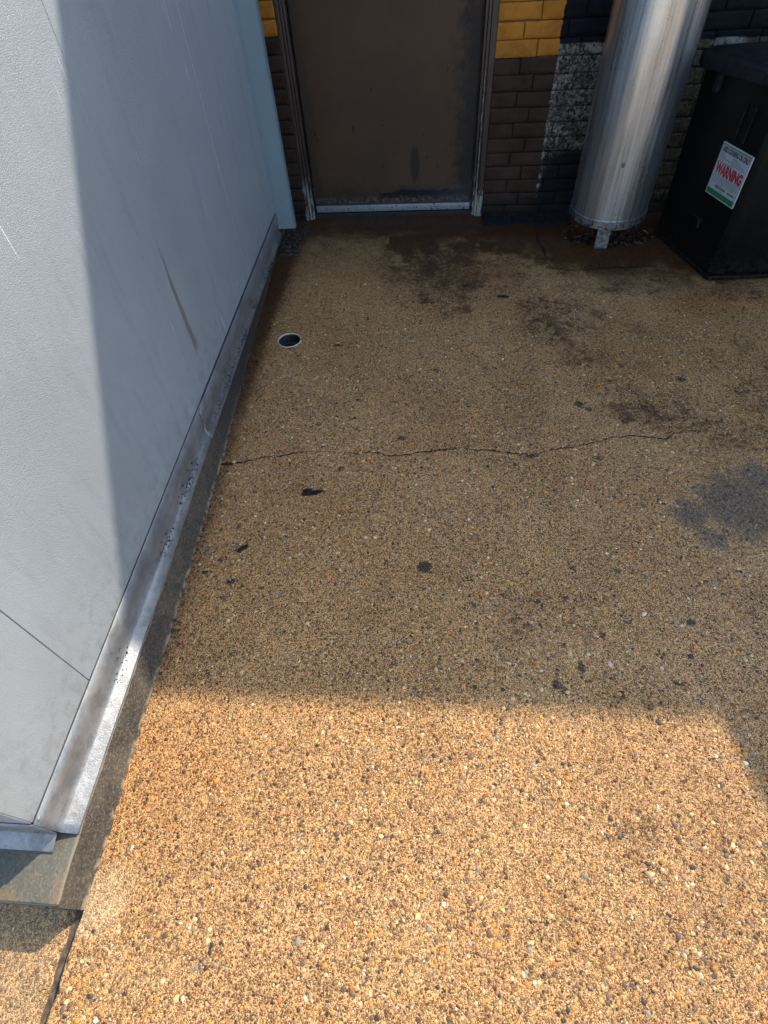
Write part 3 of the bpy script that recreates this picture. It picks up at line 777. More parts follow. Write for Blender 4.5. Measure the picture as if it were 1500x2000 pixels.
for k in AT:
    at = slab.data.attributes.new(k, 'FLOAT', 'POINT')
    vals = np.full(len(slab.data.vertices), 0.30 if k == 'grime' else (0.5 if k == 'pale' else 0.0), np.float32)
    at.data.foreach_set('value', vals)
tag(slab, 'neighbouring pale concrete slab beyond the open joint by the kerb end', kind='structure')
jb = MB(); jb.box(-0.12, -0.045, -40, -3.43, -0.06, -0.019)
o = jb.build('pavement_joint', simple('joint_dirt', (0.085, 0.058, 0.036), 0.9, namp=0.6, nscale=60, bscale=120, bdist=0.003)); tag(o, 'dirt filled joint between the two concrete slabs', kind='structure')

# exposed pebbles standing proud of the cement
def make_pebbles():
    pal = [((0.040, 0.030, 0.024), 13), ((0.12, 0.072, 0.040), 19), ((0.28, 0.15, 0.075), 16), ((0.50, 0.23, 0.045), 15), ((0.58, 0.20, 0.03), 8), ((0.47, 0.27, 0.075), 13),
           ((0.62, 0.44, 0.20), 16), ((0.66, 0.54, 0.34), 3), ((0.24, 0.22, 0.17), 4)]
    cols = np.array([p[0] for p in pal]); w = np.array([p[1] for p in pal], float); w /= w.sum()
    N = 34000
    y = -3.72 + 2.9 * rng.random(N) ** 1.6
    x = -0.10 + 2.15 * rng.random(N)
    patchy = rng.random(N) < 0.25 + 1.3 * smooth(0.32, 0.62, fbm(x, y, 3.3, 4))
    left = (x < EDGE_X + 0.004) & (y < -3.42)
    ok = patchy & ~left & (x > -0.055) & (np.hypot(x - DR[0], y - DR[1]) > 0.07)
    x, y = x[ok], y[ok]; N = len(x)
    r = 0.0013 + 0.0044 * rng.random(N) ** 3.4 + 0.0014 * rng.random(N)
    bigm = rng.random(N) < 0.016; r[bigm] = 0.0048 + 0.0042 * rng.random(bigm.sum())
    z = floor_z(x, y)
    nr, ns = 3, 9
    ring = [(math.cos(a), math.sin(a)) for a in np.linspace(0, 2 * math.pi, ns, endpoint=False)]
    V, Fq, Ft, col = [], [], [], []
    prof = [(1.0, -0.15), (0.86, 0.30), (0.50, 0.60)]
    vv = np.zeros((N, nr * ns + 1, 3)); ang = rng.random(N) * math.pi; asp = 0.55 + 0.45 * rng.random(N)
    lump = 1 + 0.22 * (rng.random((N, ns)) - 0.5) * 2
    ca, sa = np.cos(ang), np.sin(ang)
    hgt = r * (0.55 + 0.3 * rng.random(N)) 
    for k, (pr, ph) in enumerate(prof):
        for q, (cx, sy) in enumerate(ring):
            lx, ly = cx * r * pr * lump[:, q], sy * r * pr * asp * lump[:, q]
            vv[:, k * ns + q, 0] = x + lx * ca - ly * sa; vv[:, k * ns + q, 1] = y + lx * sa + ly * ca
            vv[:, k * ns + q, 2] = z + hgt * ph * 0.62 - 0.0003
    vv[:, -1, 0], vv[:, -1, 1], vv[:, -1, 2] = x, y, z + hgt * 0.66 * 0.62
    faces = []
    base = [(k * ns + q, k * ns + (q + 1) % ns, (k + 1) * ns + (q + 1) % ns, (k + 1) * ns + q) for k in range(nr - 1) for q in range(ns)]
    cap = [((nr - 1) * ns + q, (nr - 1) * ns + (q + 1) % ns, nr * ns) for q in range(ns)]
    M = nr * ns + 1
    offs = (np.arange(N) * M)
    fb = (np.array(base)[None] + offs[:, None, None]).reshape(-1, 4); fc = (np.array(cap)[None] + offs[:, None, None]).reshape(-1, 3)
    me = bpy.data.meshes.new('exposed_pebbles')
    me.vertices.add(N * M); me.vertices.foreach_set('co', vv.astype(np.float32).ravel())
    li = np.concatenate([fb.ravel(), fc.ravel()]).astype(np.int32)
    me.loops.add(len(li)); me.loops.foreach_set('vertex_index', li)
    me.polygons.add(len(fb) + len(fc))
    ls = np.concatenate([np.arange(len(fb)) * 4, len(fb) * 4 + np.arange(len(fc)) * 3]).astype(np.int32)
    me.polygons.foreach_set('loop_start', ls)
    me.update(calc_edges=True); me.validate()
    me.polygons.foreach_set('use_smooth', [True] * len(me.polygons))
    ci = rng.choice(len(cols), N, p=w); cc = cols[ci] * (0.8 + 0.4 * rng.random((N, 1)))
    a = attrs(x[None], y[None]); dk = np.clip(a['tar'][0] * 0.9 + a['ash'][0] * 0.7 + a['grime'][0] * 0.75, 0, 0.9)[:, None]   # grease and the painted falloff also darken the stones
    cc = cc * (1 - dk) + 0.03 * dk
    ca_ = me.attributes.new('col', 'FLOAT_COLOR', 'POINT')
    ca_.data.foreach_set('color', np.repeat(np.concatenate([cc, np.ones((N, 1))], 1), M, 0).astype(np.float32).ravel())
    me.materials.append(M_PEB)
    o = bpy.data.objects.new('pebbles', me); C.objects.link(o)
    tag(o, 'small brown orange and cream pebbles bedded in the concrete floor', 'pebbles', kind='stuff')
make_pebbles()

# ------------------------------------------------------------------ kerb under the cooler
def kerb():
    ys = gap_spaced([(-3.428, -0.05, 0.012)])
    bx = np.interp(ys, [-3.43, -3.34, -3.0, -2.44, -2.04, -1.12, -0.24], [-0.063, -0.060, -0.066, -0.075, -0.085, -0.133, -0.165])
    tx = np.interp(ys, [-3.43, -3.3, -2.67, -2.03, -1.27, -0.4], [-0.074, -0.082, -0.088, -0.104, -0.145, -0.180])
    rows = []
    for y, b, tpx in zip(ys, bx, tx):
        row = []
        for k, (u, z) in enumerate(((0, -0.05), (0, 0.0), (0.1, 0.010), (0.3, 0.03), (0.5, 0.05), (0.8, 0.08), (0.97, 0.0925), (1.12, 0.0955), (1.6, 0.096))):
            x = b + (tpx - b) * u if u < 1 else tpx - (u - 0.97) * 0.06
            lump = noise.noise(Vector((x * 9, y * 28, z * 28))) * 0.0035 + noise.noise(Vector((1, y * 90, z * 90))) * 0.0014
            if k in (1, 2): lump += (0.010 * max(0, noise.noise(Vector((5, y * 22, 0.3)))) + 0.006 * max(0, noise.noise(Vector((5, y * 60, 1.3)))) + 0.002) * (1.0 if k == 1 else 0.6)
            row.append((x + lump * (1 if u < 1 else 0), y, z))
        row.append((-0.35, y, 0.096)); row.append((-0.62, y, 0.096))
        rows.append(row)
    m = MB(); m.sweep(rows)
    # front (short) face, under the viewer
    top = rows[0]
    m.sweep([[(p[0], -3.428, p[2]) for p in top], [(p[0] , -3.432 if p[2] > 0.09 else -3.434, max(p[2] - 0.004, -0.05)) for p in top], [(p[0], -3.434, -0.05) for p in top]])
    m.sweep([[(-0.62, -3.428, 0.096), (-2.6, -3.428, 0.096)], [(-0.62, -0.05, 0.096), (-2.6, -0.05, 0.096)]])
    m.sweep([[(-0.62, -3.434, -0.05), (-2.6, -3.434, -0.05)], [(-0.62, -3.428, 0.096), (-2.6, -3.428, 0.096)]])
    o = m.build('kerb', M_KERB, smooth=False); autosmooth(o, 50)
    tag(o, 'rough concrete plinth running along under the grey cooler', kind='structure')
kerb()

# ------------------------------------------------------------------ walk-in cooler
cooler = thing('walk_in_cooler', 'large pale grey metal clad walk-in cooler filling the left side', 'walk-in cooler', (-1.3, -1.9, 0.096))
WX, YN, YF, ZB, ZT = -0.12, -3.300, -0.508, 0.216, 2.45
seams = [YN + 0.0015, -2.995, -1.965, -1.170, YF]
for a, b in zip(seams[:-1], seams[1:]):
    m = MB(); m.box(WX - 0.05, WX, a + 0.0010, b - 0.0010, ZB + 0.001, ZT, bev=0.0012, seg=2)
    m.build('wall_panel', M_COOL, cooler)
m = MB(); m.box(-2.5, WX - 0.0015, YN - 0.0005, YN + 0.05, ZB + 0.001, ZT, bev=0.0012)
m.build('front_panel', M_COOL, cooler)
m = MB(); m.box(-2.5, WX - 0.051, YN + 0.051, YF, 0.105, ZT - 0.01)
m.box(WX - 0.050, WX - 0.004, YN + 0.004, YF - 0.002, 0.10, ZT - 0.02)
m.build('insulated_core', M_SEAL, cooler)
m = MB(); m.box(-2.55, WX + 0.03, YN - 0.03, YF + 0.02, ZT + 0.001, ZT + 0.06, bev=0.004)
m.build('roof_cap', M_TRIM, cooler)
# base flashing: two overlapping lengths on the long side, one on the short side
def flashing(y0, y1, off, round_end=False, name='base_flashing'):
    ys = gap_spaced([(y0, y1, 0.02)])
    ox = np.interp(ys, [-3.30, -2.67, -2.03, -1.27, -0.44], [-0.0815, -0.088, -0.1005, -0.1085, -0.1120])
    rows = []
    for i, (y, xo) in enumerate(zip(ys, ox)):
        w = noise.noise(Vector((3.3, y * 4.5, off * 50))) * 0.0022 + noise.noise(Vector((1.3, y * 14, 0))) * 0.0008
        x0 = WX + 0.0018 + off
        xo = max(xo + w + off, x0 + 0.004)
        pts = [(x0, ZB - 0.0015), (x0, 0.165), (x0 + 0.0008, 0.130), (x0 + 0.003, 0.1165), (x0 + 0.008, 0.1125)]
        pts += [(xo, 0.1005 - off), (xo + 0.0002, 0.0955 - off * 0.5), (xo - 0.003, 0.0945)]
        rows.append([(x, y, z) for x, z in pts])
    if round_end:
        r = rows[0]
        for k in range(5, 8):
            pass
        for q, dy in ((0, 0.035), (1, 0.018), (2, 0.006)):
            rows[0][q] = (rows[0][q][0], y0 + dy, rows[0][q][2])
    m = MB(); m.sweep(rows)
    o = m.build(name, M_FLASH, cooler)
    s = o.modifiers.new('t', 'SOLIDIFY'); s.thickness = 0.0012; s.offset = 0
    autosmooth(o, 60)
    return o
f1 = flashing(-3.301, -1.95, 0.0)
f2 = flashing(-2.045, -0.512, 0.0030, True)
m = MB()
pts = lambda x: [(x, YN - 0.0018, ZB - 0.0015), (x, YN - 0.0018, 0.14), (x, YN - 0.003, 0.1165), (x, YN - 0.008, 0.1125), (x, -3.337, 0.1015), (x, -3.3372, 0.0965)]
m.sweep([pts(-2.5), pts(-0.6), [(WX + 0.001 if k < 3 else WX, p[1], p[2]) if k < 4 else (-0.1225, p[1], p[2]) for k, p in enumerate(pts(WX))]])
o = m.build('base_flashing', M_FLASH, cooler); s = o.modifiers.new('t', 'SOLIDIFY'); s.thickness = 0.0012; s.offset = 0; autosmooth(o, 60)
# corner trim that closes the cooler against the building
m = MB(); m.prism([(WX - 0.004, YF - 0.006), (-0.062, YF - 0.0045), (-0.028, YF - 0.003), (-0.028, YF), (WX - 0.004, YF)], 0.134, ZT, bev=0.0006, seg=1)
m.box(-0.0278, -0.0258, YF - 0.0065, YF + 0.028, 0.134, ZT)
m.box(WX + 0.0004, WX + 0.012, YF - 0.010, YF - 0.0062, 0.216, ZT)
trim = m.build('corner_trim', M_TRIM, cooler)
for (x, z) in ((-0.085, 0.245), (-0.086, 0.505), (-0.085, 0.80), (-0.085, 1.10), (-0.085, 1.45)):
    m = MB()
    b = bmesh.new(); bmesh.ops.create_uvsphere(b, u_segments=12, v_segments=6, radius=0.0042)
    m.bm(b, 0, Matrix.Translation((x, YF - 0.0055, z)) @ Matrix.Diagonal((1, 0.5, 1, 1)))
    m.build('screw', M_STRIP, trim, smooth=True)
b = bmesh.new(); bmesh.ops.create_uvsphere(b, u_segments=14, v_segments=7, radius=0.0050); m = MB()
m.bm(b, 0, Matrix.Translation((WX + 0.003, YN + 0.012, 0.204)) @ Matrix.Diagonal((0.5, 1, 1, 1)))
m.build('screw', M_STRIP, f1, smooth=True)

# ------------------------------------------------------------------ brick building
bld = thing('brick_building', 'brick building across the back, painted yellow brown and black', 'building', (0.45, 0.0, 0.0))
FY = -0.05
def brick(m, x0, x1, z0, z1, fine, raw):
    nxb, nzb = (14, 6) if fine else (1, 1)
    us = [0.0] + [0.5 - 0.5 * math.cos(math.pi * k / nxb) for k in range(1, nxb)] + [1.0] if fine else [0, 1]
    vs = [0.0] + [0.5 - 0.5 * math.cos(math.pi * k / nzb) for k in range(1, nzb)] + [1.0] if fine else [0, 1]
    pr = random.uniform(-0.0015, 0.0015); rows = []
    jz0, jz1 = random.uniform(-0.002, 0.002), random.uniform(-0.002, 0.002)
    for v in vs:
        row = []
        for u in us:
            x = x0 + (x1 - x0) * u; z = z0 + jz0 + (z1 + jz1 - z0 - jz0) * v
            e = min(u * (x1 - x0), (1 - u) * (x1 - x0), v * (z1 - z0), (1 - v) * (z1 - z0))
            d = 0.0030 * (1 - min(1, e / 0.0035)) ** 2 if fine else 0
            if fine:
                x += noise.noise(Vector((z * 60, x * 25, 3))) * 0.0016; z += noise.noise(Vector((x * 45, z * 20, 7))) * 0.0016
                d += noise.noise(Vector((x * 55, z * 55, 1))) * (0.0030 if raw else 0.0018) + noise.noise(Vector((x * 14, z * 14, 4))) * 0.001
            row.append((x, FY + pr + d, z))
        rows.append(row)
    back = lambda row: [(p[0], FY + 0.03, p[2]) for p in row]
    full = [back(rows[0])] + rows + [back(rows[-1])]
    m.sweep(full)
    m.sweep([[(r[0][0], FY + 0.03, r[0][2]) for r in rows], [r[0] for r in rows]])
    m.sweep([[r[-1] for r in rows], [(r[-1][0], FY + 0.03, r[-1][2]) for r in rows]])
H, LEN, JT = 0.0677, 0.203, 0.0050
m = MB()
DL, DRX, DTOP = -0.062, 0.984, 2.06
for side in (0, 1):
    z0 = (0.702 if side else 0.823) - 13 * H
    for k in range(60):
        za, zb = z0 + k * H, z0 + (k + 1) * H
        if zb > 3.43: break
        ph = (1.110 if k % 2 == 0 else 1.181) if side else DL
        xa, xb = (DRX, 9.0) if side else (-5.0, DL)
        if za >= DTOP - 0.02:
            if side == 0: continue
            xa = -5.0
        s = ph - LEN * 40
        while s < xb:
            a, b = max(s, xa), min(s + LEN, xb)
            if b - a > 0.03:
                fine = zb < 1.25 and b > -0.2 and a < 2.5
                raw = a > 1.24 and zb < 0.76
                if fine or side or za < 2.5:
                    brick(m, a + (JT / 2 if a > xa else 0), b - JT / 2 if b < xb else b, za + JT / 2, zb - JT / 2, fine, raw)
            s += LEN
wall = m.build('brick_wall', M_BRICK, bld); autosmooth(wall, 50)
# mortar sheet a few mm behind the brick faces
def sheet(m, x0, x1, z0, z1, st):
    xs = np.arange(x0, x1 + st, st).clip(x0, x1); zs = np.arange(z0, z1 + st, st).clip(z0, z1)
    m.sweep([[(x, FY + 0.0095 + noise.noise(Vector((x * 40, z * 40, 9))) * 0.0022, z) for x in xs] for z in zs])
m = MB(); sheet(m, DRX + 0.001, 2.5, -0.2, 1.3, 0.008); sheet(m, -0.35, DL - 0.001, -0.2, 1.3, 0.012)
m.box(2.501, 9.0, FY + 0.0065, 0.2, -0.2, 3.43); m.box(-5.0, -0.351, FY + 0.0065, 0.2, -0.2, 3.43)
m.box(-0.35, 2.5, FY + 0.0085, 0.2, 2.07, 3.43); m.box(DRX, 2.5, FY + 0.014, 0.2, -0.2, 2.07); m.box(-0.35, DL, FY + 0.014, 0.2, -0.2, 2.07)
m.sweep([[(DRX + 0.001, FY + 0.0065, 1.3), (2.5, FY + 0.0065, 1.3)], [(DRX + 0.001, FY + 0.0065, 2.07), (2.5, FY + 0.0065, 2.07)]])
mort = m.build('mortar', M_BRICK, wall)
m = MB(); m.box(-5.05, 9.05, FY - 0.006, 5.0, 3.432, 3.485, bev=0.006); m.box(-5.0, 9.0, 0.21, 4.9, 3.30, 3.431)
m.box(-5.0, -4.8, 0.2, 5.0, -0.2, 3.3); m.box(8.8, 9.0, 0.2, 5.0, -0.2, 3.3); m.box(-5.0, 9.0, 4.8, 5.0, -0.2, 3.3)
m.build('roof', M_ROOF, bld)
# footing ledge beside the door
m = MB(); rows = []
for k in range(40):
    x = 0.992 + k * 0.0125
    w = noise.noise(Vector((x * 12, 0, 0))) * 0.012
    rows.append([(x, FY + 0.01, -0.008), (x, FY - 0.035 + w * .3, -0.010), (x, FY - 0.045 + w * .4, -0.016), (x, FY - 0.10 + w, -0.022), (x, FY - 0.125 + w, -0.034), (x, FY - 0.135 + w, -0.08)])
m.sweep(rows); o = m.build('footing', M_LEDGE, bld); autosmooth(o, 60)
# door
door = bpy.data.objects.new('door', None); C.objects.link(door); door.parent = bld
door['label'] = 'brown steel door with grimy latch side'
m = MB(); m.box(0.0, 0.914, 0.0, 0.045, 0.004, 2.03, bev=0.0015)
p = m.build('door_panel', M_DOOR, door)
m = MB(); m.box(0.0025, 0.9115, -0.0105, -0.0005, -0.006, 0.030, bev=0.0015)
p = m.build('door_sweep', M_STRIP, door); autosmooth(p, 40)
for k in range(7):
    b = bmesh.new(); bmesh.ops.create_uvsphere(b, u_segments=10, v_segments=6, radius=0.0038); m = MB()
    m.bm(b, 0, Matrix.Translation((0.06 + k * 0.132, -0.0105, 0.013)) @ Matrix.Diagonal((1, 0.5, 1, 1))); m.build('screw', M_DARK, p, smooth=True)
m = MB()
for (x0, x1, y0) in ((-0.062, -0.040, -0.046), (-0.0385, -0.026, -0.040), (-0.0245, -0.0125, -0.030), (0.9245, 0.938, -0.026), (0.9395, 0.953, -0.036), (0.9545, 0.984, -0.043)):
    m.box(x0, x1, y0, 0.05, -0.045, 2.06, bev=0.0025, seg=2)
m.box(-0.062, 0.984, -0.043, 0.05, 2.035, 2.07)
m.box(-0.058, 0.98, 0.0465, 0.10, -0.045, 2.06)
o = m.build('door_frame', M_FRAME, bld); autosmooth(o, 40)
m = MB(); m.box(-0.012, 0.924, -0.018, 0.044, -0.075, -0.012, bev=0.003)
m.build('threshold', M_DARK, bld)

# ------------------------------------------------------------------ exhaust duct
DX, DY, DRAD, DZ = 1.615, -0.345, 0.190, 0.098
duct = thing('exhaust_duct', 'wide weathered steel duct rising up the wall above a dirty hole', 'duct', (DX, DY, -0.05))
m = MB(); prof = []
zz = DZ + 0.030
prof = [(DRAD - 0.004, DZ + 0.02), (DRAD, DZ + 0.022)] + [(DRAD + 0.0012 * noise.noise(Vector((0, 0, z * 2.2))), z) for z in np.arange(DZ + 0.05, 2.5, 0.05)]
for k in range(1, 9):
    a_ = k / 8 * math.pi / 2; prof.append((max(DRAD * math.cos(a_), 0.001), 2.48 + 0.10 * math.sin(a_)))
m.lathe(prof, DX, DY, 96)
m.box(DX - 0.15, DX + 0.15, DY, FY - 0.003, 2.10, 2.40, bev=0.01)
o = m.build('duct_body', M_DUCT, duct, smooth=True); autosmooth(o, 40)
m = MB(); m.lathe([(DRAD - 0.003, DZ + 0.0), (DRAD + 0.0005, DZ - 0.001), (DRAD + 0.0030, DZ + 0.001), (DRAD + 0.0030, DZ + 0.034), (DRAD + 0.0042, DZ + 0.036), (DRAD + 0.0042, DZ + 0.040), (DRAD + 0.0004, DZ + 0.041)], DX, DY, 96)
m.lathe([(DRAD - 0.003, DZ), (DRAD - 0.006, DZ + 0.2), (DRAD - 0.006, 0.9)], DX, DY, 48)
autosmooth(m.build('bottom_band', M_DUCT, duct), 30)
# lock seam up the front
aS = math.atan2(CAM.y - DY, CAM.x - DX) + 0.33
m = MB()
rows = []
for z in np.arange(DZ + 0.045, 2.45, 0.08):
    rows.append([(DX + (DRAD + dr) * math.cos(aS + da), DY + (DRAD + dr) * math.sin(aS + da), z) for da, dr in ((-0.030, -0.001), (-0.026, 0.0022), (0.0, 0.0026), (0.026, 0.0022), (0.030, -0.001))])
m.sweep(rows); autosmooth(m.build('lock_seam', M_DUCT, duct), 40)
m = MB(); m.box(1.545, 1.612, -0.512, -0.500, -0.060, DZ + 0.06, bev=0.002)
m.build('support_foot', simple("dirty_galvanised_strap", (0.13, 0.13, 0.13), 0.55, 0.4, nscale=60, namp=0.6), duct)
# small gouge
b = bmesh.new(); bmesh.ops.create_icosphere(b, subdivisions=2, radius=0.010); m = MB()
ag = math.atan2(CAM.y - DY, CAM.x - DX) + 0.10
m.bm(b, 0, Matrix.Translation((DX + DRAD * math.cos(ag), DY + DRAD * math.sin(ag), 0.395)) @ Matrix.Rotation(ag, 4, 'Z') @ Matrix.Diagonal((0.25, 0.8, 1.3, 1)))
m.build('rivet_patch', simple("rusty_dab", (0.10, 0.075, 0.06), 0.7), duct, smooth=True)

# rubble and dry leaves in the hole
def crumbs(name, label, cat, pts, mats, flat=0.6):
    m = MB()
    for (x, y, z, r) in pts:
        b = bmesh.new(); bmesh.ops.create_icosphere(b, subdivisions=1, radius=r)
        for v in b.verts: v.co *= random.uniform(0.65, 1.25)
        M = Matrix.Translation((x, y, z)) @ Matrix.Rotation(random.uniform(0, 6.28), 4, 'Z') @ Matrix.Diagonal((random.uniform(.7, 1.6), 1, flat, 1))
        m.bm(b, random.randrange(len(mats)), M)
    o = m.build(name, mats); return tag(o, label, cat, kind='stuff')
fz = lambda x, y: float(floor_z(np.array([x]), np.array([y]))[0])
M_LEAF = simple("dry_leaf", (0.10, 0.055, 0.022), 0.7, namp=0.4, nscale=90)
M_LEAF2 = simple("pale_dry_leaf", (0.20, 0.13, 0.065), 0.7, namp=0.3, nscale=90)
M_RUB = simple("orange_rubble", (0.14, 0.07, 0.03), 0.85, namp=0.5, nscale=70)
P = []
for k in range(420):
    a, r = random.uniform(0, 6.28), math.sqrt(random.random())
    x, y = PIT[0] + math.cos(a) * r * 0.25, PIT[1] + math.sin(a) * r * 0.18
    P.append((x, y, fz(x, y) + 0.003, random.uniform(0.003, 0.014)))
crumbs('rubble', 'brown rubble and dirt lying in the hole under the steel duct', 'rubble', P, [M_RUB, M_SOIL, M_SOIL, M_LEAF])
m = MB()
for k in range(34):
    a = random.uniform(0, 6.28); r = math.sqrt(random.random())
    x, y = PIT[0] + math.cos(a) * r * 0.24 - 0.01, PIT[1] + math.sin(a) * r * 0.17
    L, W = random.uniform(0.02, 0.055), random.uniform(0.006, 0.016)
    M = Matrix.Translation((x, y, fz(x, y) + random.uniform(0.012, 0.026))) @ Matrix.Rotation(random.uniform(0, 6.28), 4, 'Z') @ Matrix.Rotation(random.uniform(-.7, .7), 4, 'X') @ Matrix.Rotation(random.uniform(-.5, .5), 4, 'Y')
    v = [M @ Vector(p) for p in ((-L / 2, 0, 0), (-L * .2, W / 2, .003), (L * .25, W / 2, .002), (L / 2, 0, .006), (L * .25, -W / 2, .002), (-L * .2, -W / 2, .003), (0, 0, -.001))]
    m.add(v, [(0, 1, 6), (1, 2, 6), (2, 3, 6), (3, 4, 6), (4, 5, 6), (5, 0, 6)], random.randrange(2))
tag(m.build('dry_leaves', [M_LEAF, M_LEAF2]), 'curled dry brown leaves caught under the bottom of the duct', 'dry leaves', kind='stuff')
# black crumbs along the flashing and in the corner under the trim
P = []
for k in range(3600):
    y = -0.53 - 2.45 * random.random(); cl = noise.noise(Vector((y * 5, 0, 2))) + 0.30 * smooth(-2.6, -1.7, y) - 0.06
    if cl < random.uniform(0.0, 0.35): continue
    u_ = random.random() ** 1.5; x = WX + 0.0045 + 0.016 * u_
    z_ = 0.1165 - 0.010 * u_ if random.random() < 0.7 else 0.118 + 0.03 * random.random() ** 2
    if z_ > 0.117: x = WX + 0.006
    P.append((x, y, z_ + 0.0015, random.uniform(0.0006, 0.0026) if random.random() < 0.94 else random.uniform(0.0025, 0.0048)))
for k in range(160):
    x, y = -0.03 - 0.14 * random.random(), -0.12 - 0.42 * random.random()
    P.append((x, y, fz(x, y) + 0.002, random.uniform(0.003, 0.013)))
for k in range(160):
    y = random.uniform(-2.9, -0.5); x = np.interp(y, [-3.34, -2.44, -2.04, -1.12, -0.24], [-0.055, -0.070, -0.080, -0.126, -0.158]) + abs(random.gauss(0, 0.012))
    P.append((float(x), y, fz(float(x), y) + 0.001, random.uniform(0.0012, 0.0045)))
crumbs('dirt_crumbs', 'black greasy crumbs caught along the foot of the grey cooler', 'dirt', P, [M_SOIL])

# ------------------------------------------------------------------ used oil bin
A0, B0 = Vector((1.885, -0.385, 0)), Vector((2.024, -0.838, 0))
ub = (B0 - A0).normalized(); nb = Vector((ub.y, -ub.x, 0))      # outward, towards the duct
bin_ = thing('used_oil_bin', 'black steel used cooking oil bin standing right of the duct', 'oil bin', (2.3, -0.5, 0.0))
E1 = B0 + Vector((0.80, 0.03, 0)); E2 = A0 + Vector((0.95, 0.12, 0))
cc_ = 0.022
poly = [A0 + Vector((0.015, 0.01, 0)), A0, B0 - ub * cc_ , B0 + Vector((cc_, 0.0, 0)), E1, E2]
m = MB()
def loft(m, polys):
    n = len(polys[0][0]); v, f = [], []
    for P_, z in polys: v += [(p[0], p[1], z) for p in P_]
    for i in range(len(polys) - 1):
        for k in range(n):
            f.append((i * n + k, i * n + (k + 1) % n, (i + 1) * n + (k + 1) % n, (i + 1) * n + k))
    f.append(tuple(reversed(range(n)))); f.append(tuple((len(polys) - 1) * n + k for k in range(n)))
    m.add(v, f)
def widen(P_, dx): return [p + Vector((-dx, dx * 0.9, 0)) if i < 2 else p for i, p in enumerate(P_)]
loft(m, [(poly, 0.022), (widen(poly, 0.004), 0.30), (widen(poly, 0.014), 0.735)])
body = m.build('bin_body', M_BIN, bin_); bv = body.modifiers.new('b', 'BEVEL'); bv.width = 0.004; bv.segments = 3; bv.limit_method = 'ANGLE'
autosmooth(body, 40)
m = MB(); base = [A0 - ub * 0.0 + nb * 0.004, B0 + nb * 0.010 + Vector((0, -0.018, 0)), E1 + Vector((0.02, -0.02, 0)), E2 + Vector((0.02, 0.01, 0))]
m.prism([(p.x, p.y) for p in base], 0.002, 0.021, bev=0.003)
m.build('base_skid', M_BIN, bin_)
# welded corner seam, ribs and latch on the side
def on_side(s, z, o=0.0): return A0 + ub * s + nb * o + Vector((0, 0, z))
def side_box(m, s0, s1, z0, z1, o0, o1, bev=0.001, mi=0):
    Mx = Matrix((ub, nb, Vector((0, 0, 1)))).transposed().to_4x4(); Mx.translation = A0
    m.box(s0, s1, o0, o1, z0, z1, bev=bev, mi=mi, M=Mx)
m = MB()
for s in (0.300, 0.356): side_box(m, s, s + 0.005, 0.535, 0.66, 0.002, 0.0095, 0.001)
m.build('side_rib', M_LID, bin_)
m = MB(); side_box(m, 0.235, 0.300, 0.195, 0.203, 0.001, 0.008, 0.001); side_box(m, 0.275, 0.289, 0.160, 0.200, 0.001, 0.010, 0.001)
m.build('latch', M_LID, bin_)
# lid: thick rim that rises a little to the front, shallow dished top
lp = [A0 + Vector((-0.030, 0.075, 0)), A0 + nb * 0.030 + Vector((-0.010, 0.0, 0)), B0 + nb * 0.030 + Vector((0, -0.035, 0)), E1 + Vector((0.03, -0.03, 0)), E2 + Vector((0.03, 0.05, 0))]
m = MB(); v, f = [], []
def rise(p): return 0.715 + 0.072 * max(0, (-p.y + A0.y)) 
ctr = sum(lp, Vector()) / len(lp)
rings = []
for k, (sh, dz) in enumerate(((0.0, -0.002), (0.0, 0.040), (0.012, 0.050), (0.075, 0.055), (0.10, 0.064), (0.5, 0.085))):
    rings.append([Vector((p.x, p.y, 0)).lerp(Vector((ctr.x, ctr.y, 0)), sh) for p in lp])
n = len(lp)
zs = (-0.002, 0.040, 0.050, 0.055, 0.064, 0.085)
for R_, dz in zip(rings, zs): v += [(p.x, p.y, rise(p) + dz) for p in R_]
for i in range(len(rings) - 1):
    for k in range(n): f.append((i * n + k, i * n + (k + 1) % n, (i + 1) * n + (k + 1) % n, (i + 1) * n + k))
f.append(tuple((len(rings) - 1) * n + k for k in range(n))); f.append(tuple(reversed(range(n))))
m.add(v, f)
lid = m.build('lid', M_LID, bin_); bv = lid.modifiers.new('b', 'BEVEL'); bv.width = 0.006; bv.segments = 3; bv.limit_method = 'ANGLE'; autosmooth(lid, 40)
m = MB(); side_box(m, 0.085, 0.120, 0.655, 0.722, 0.006, 0.030, 0.006)
m.build('hinge_lug', M_LID, lid)
# warning label with its lettering
S0, S1, Z0, Z1 = 0.255, 0.452, 0.313, 0.515
m = MB(); side_box(m, S0, S1, Z0, Z1, 0.004, 0.0105, 0.0006)
lab = m.build('warning_label', M_WHITE, bin_)
lab['label'] = 'white label with green border bars and red WARNING'
OFF = 0.0112
def quad(m, s0, s1, z0, z1, mi=0):
    m.add([on_side(s0, z0, OFF), on_side(s1, z0, OFF), on_side(s1, z1, OFF), on_side(s0, z1, OFF)], [(0, 1, 2, 3)], mi)
m = MB(); W_, e = S1 - S0, 0.0045
quad(m, S0 + e, S1 - e, Z1 - e - 0.004, Z1 - e); quad(m, S0 + e, S1 - e, Z0 + e, Z0 + 0.026)
for s in (S0 + e, S1 - e - 0.0012): quad(m, s, s + 0.0012, Z0 + 0.027, Z1 - e - 0.005)
m.build('green_bars', M_GREEN, lab)
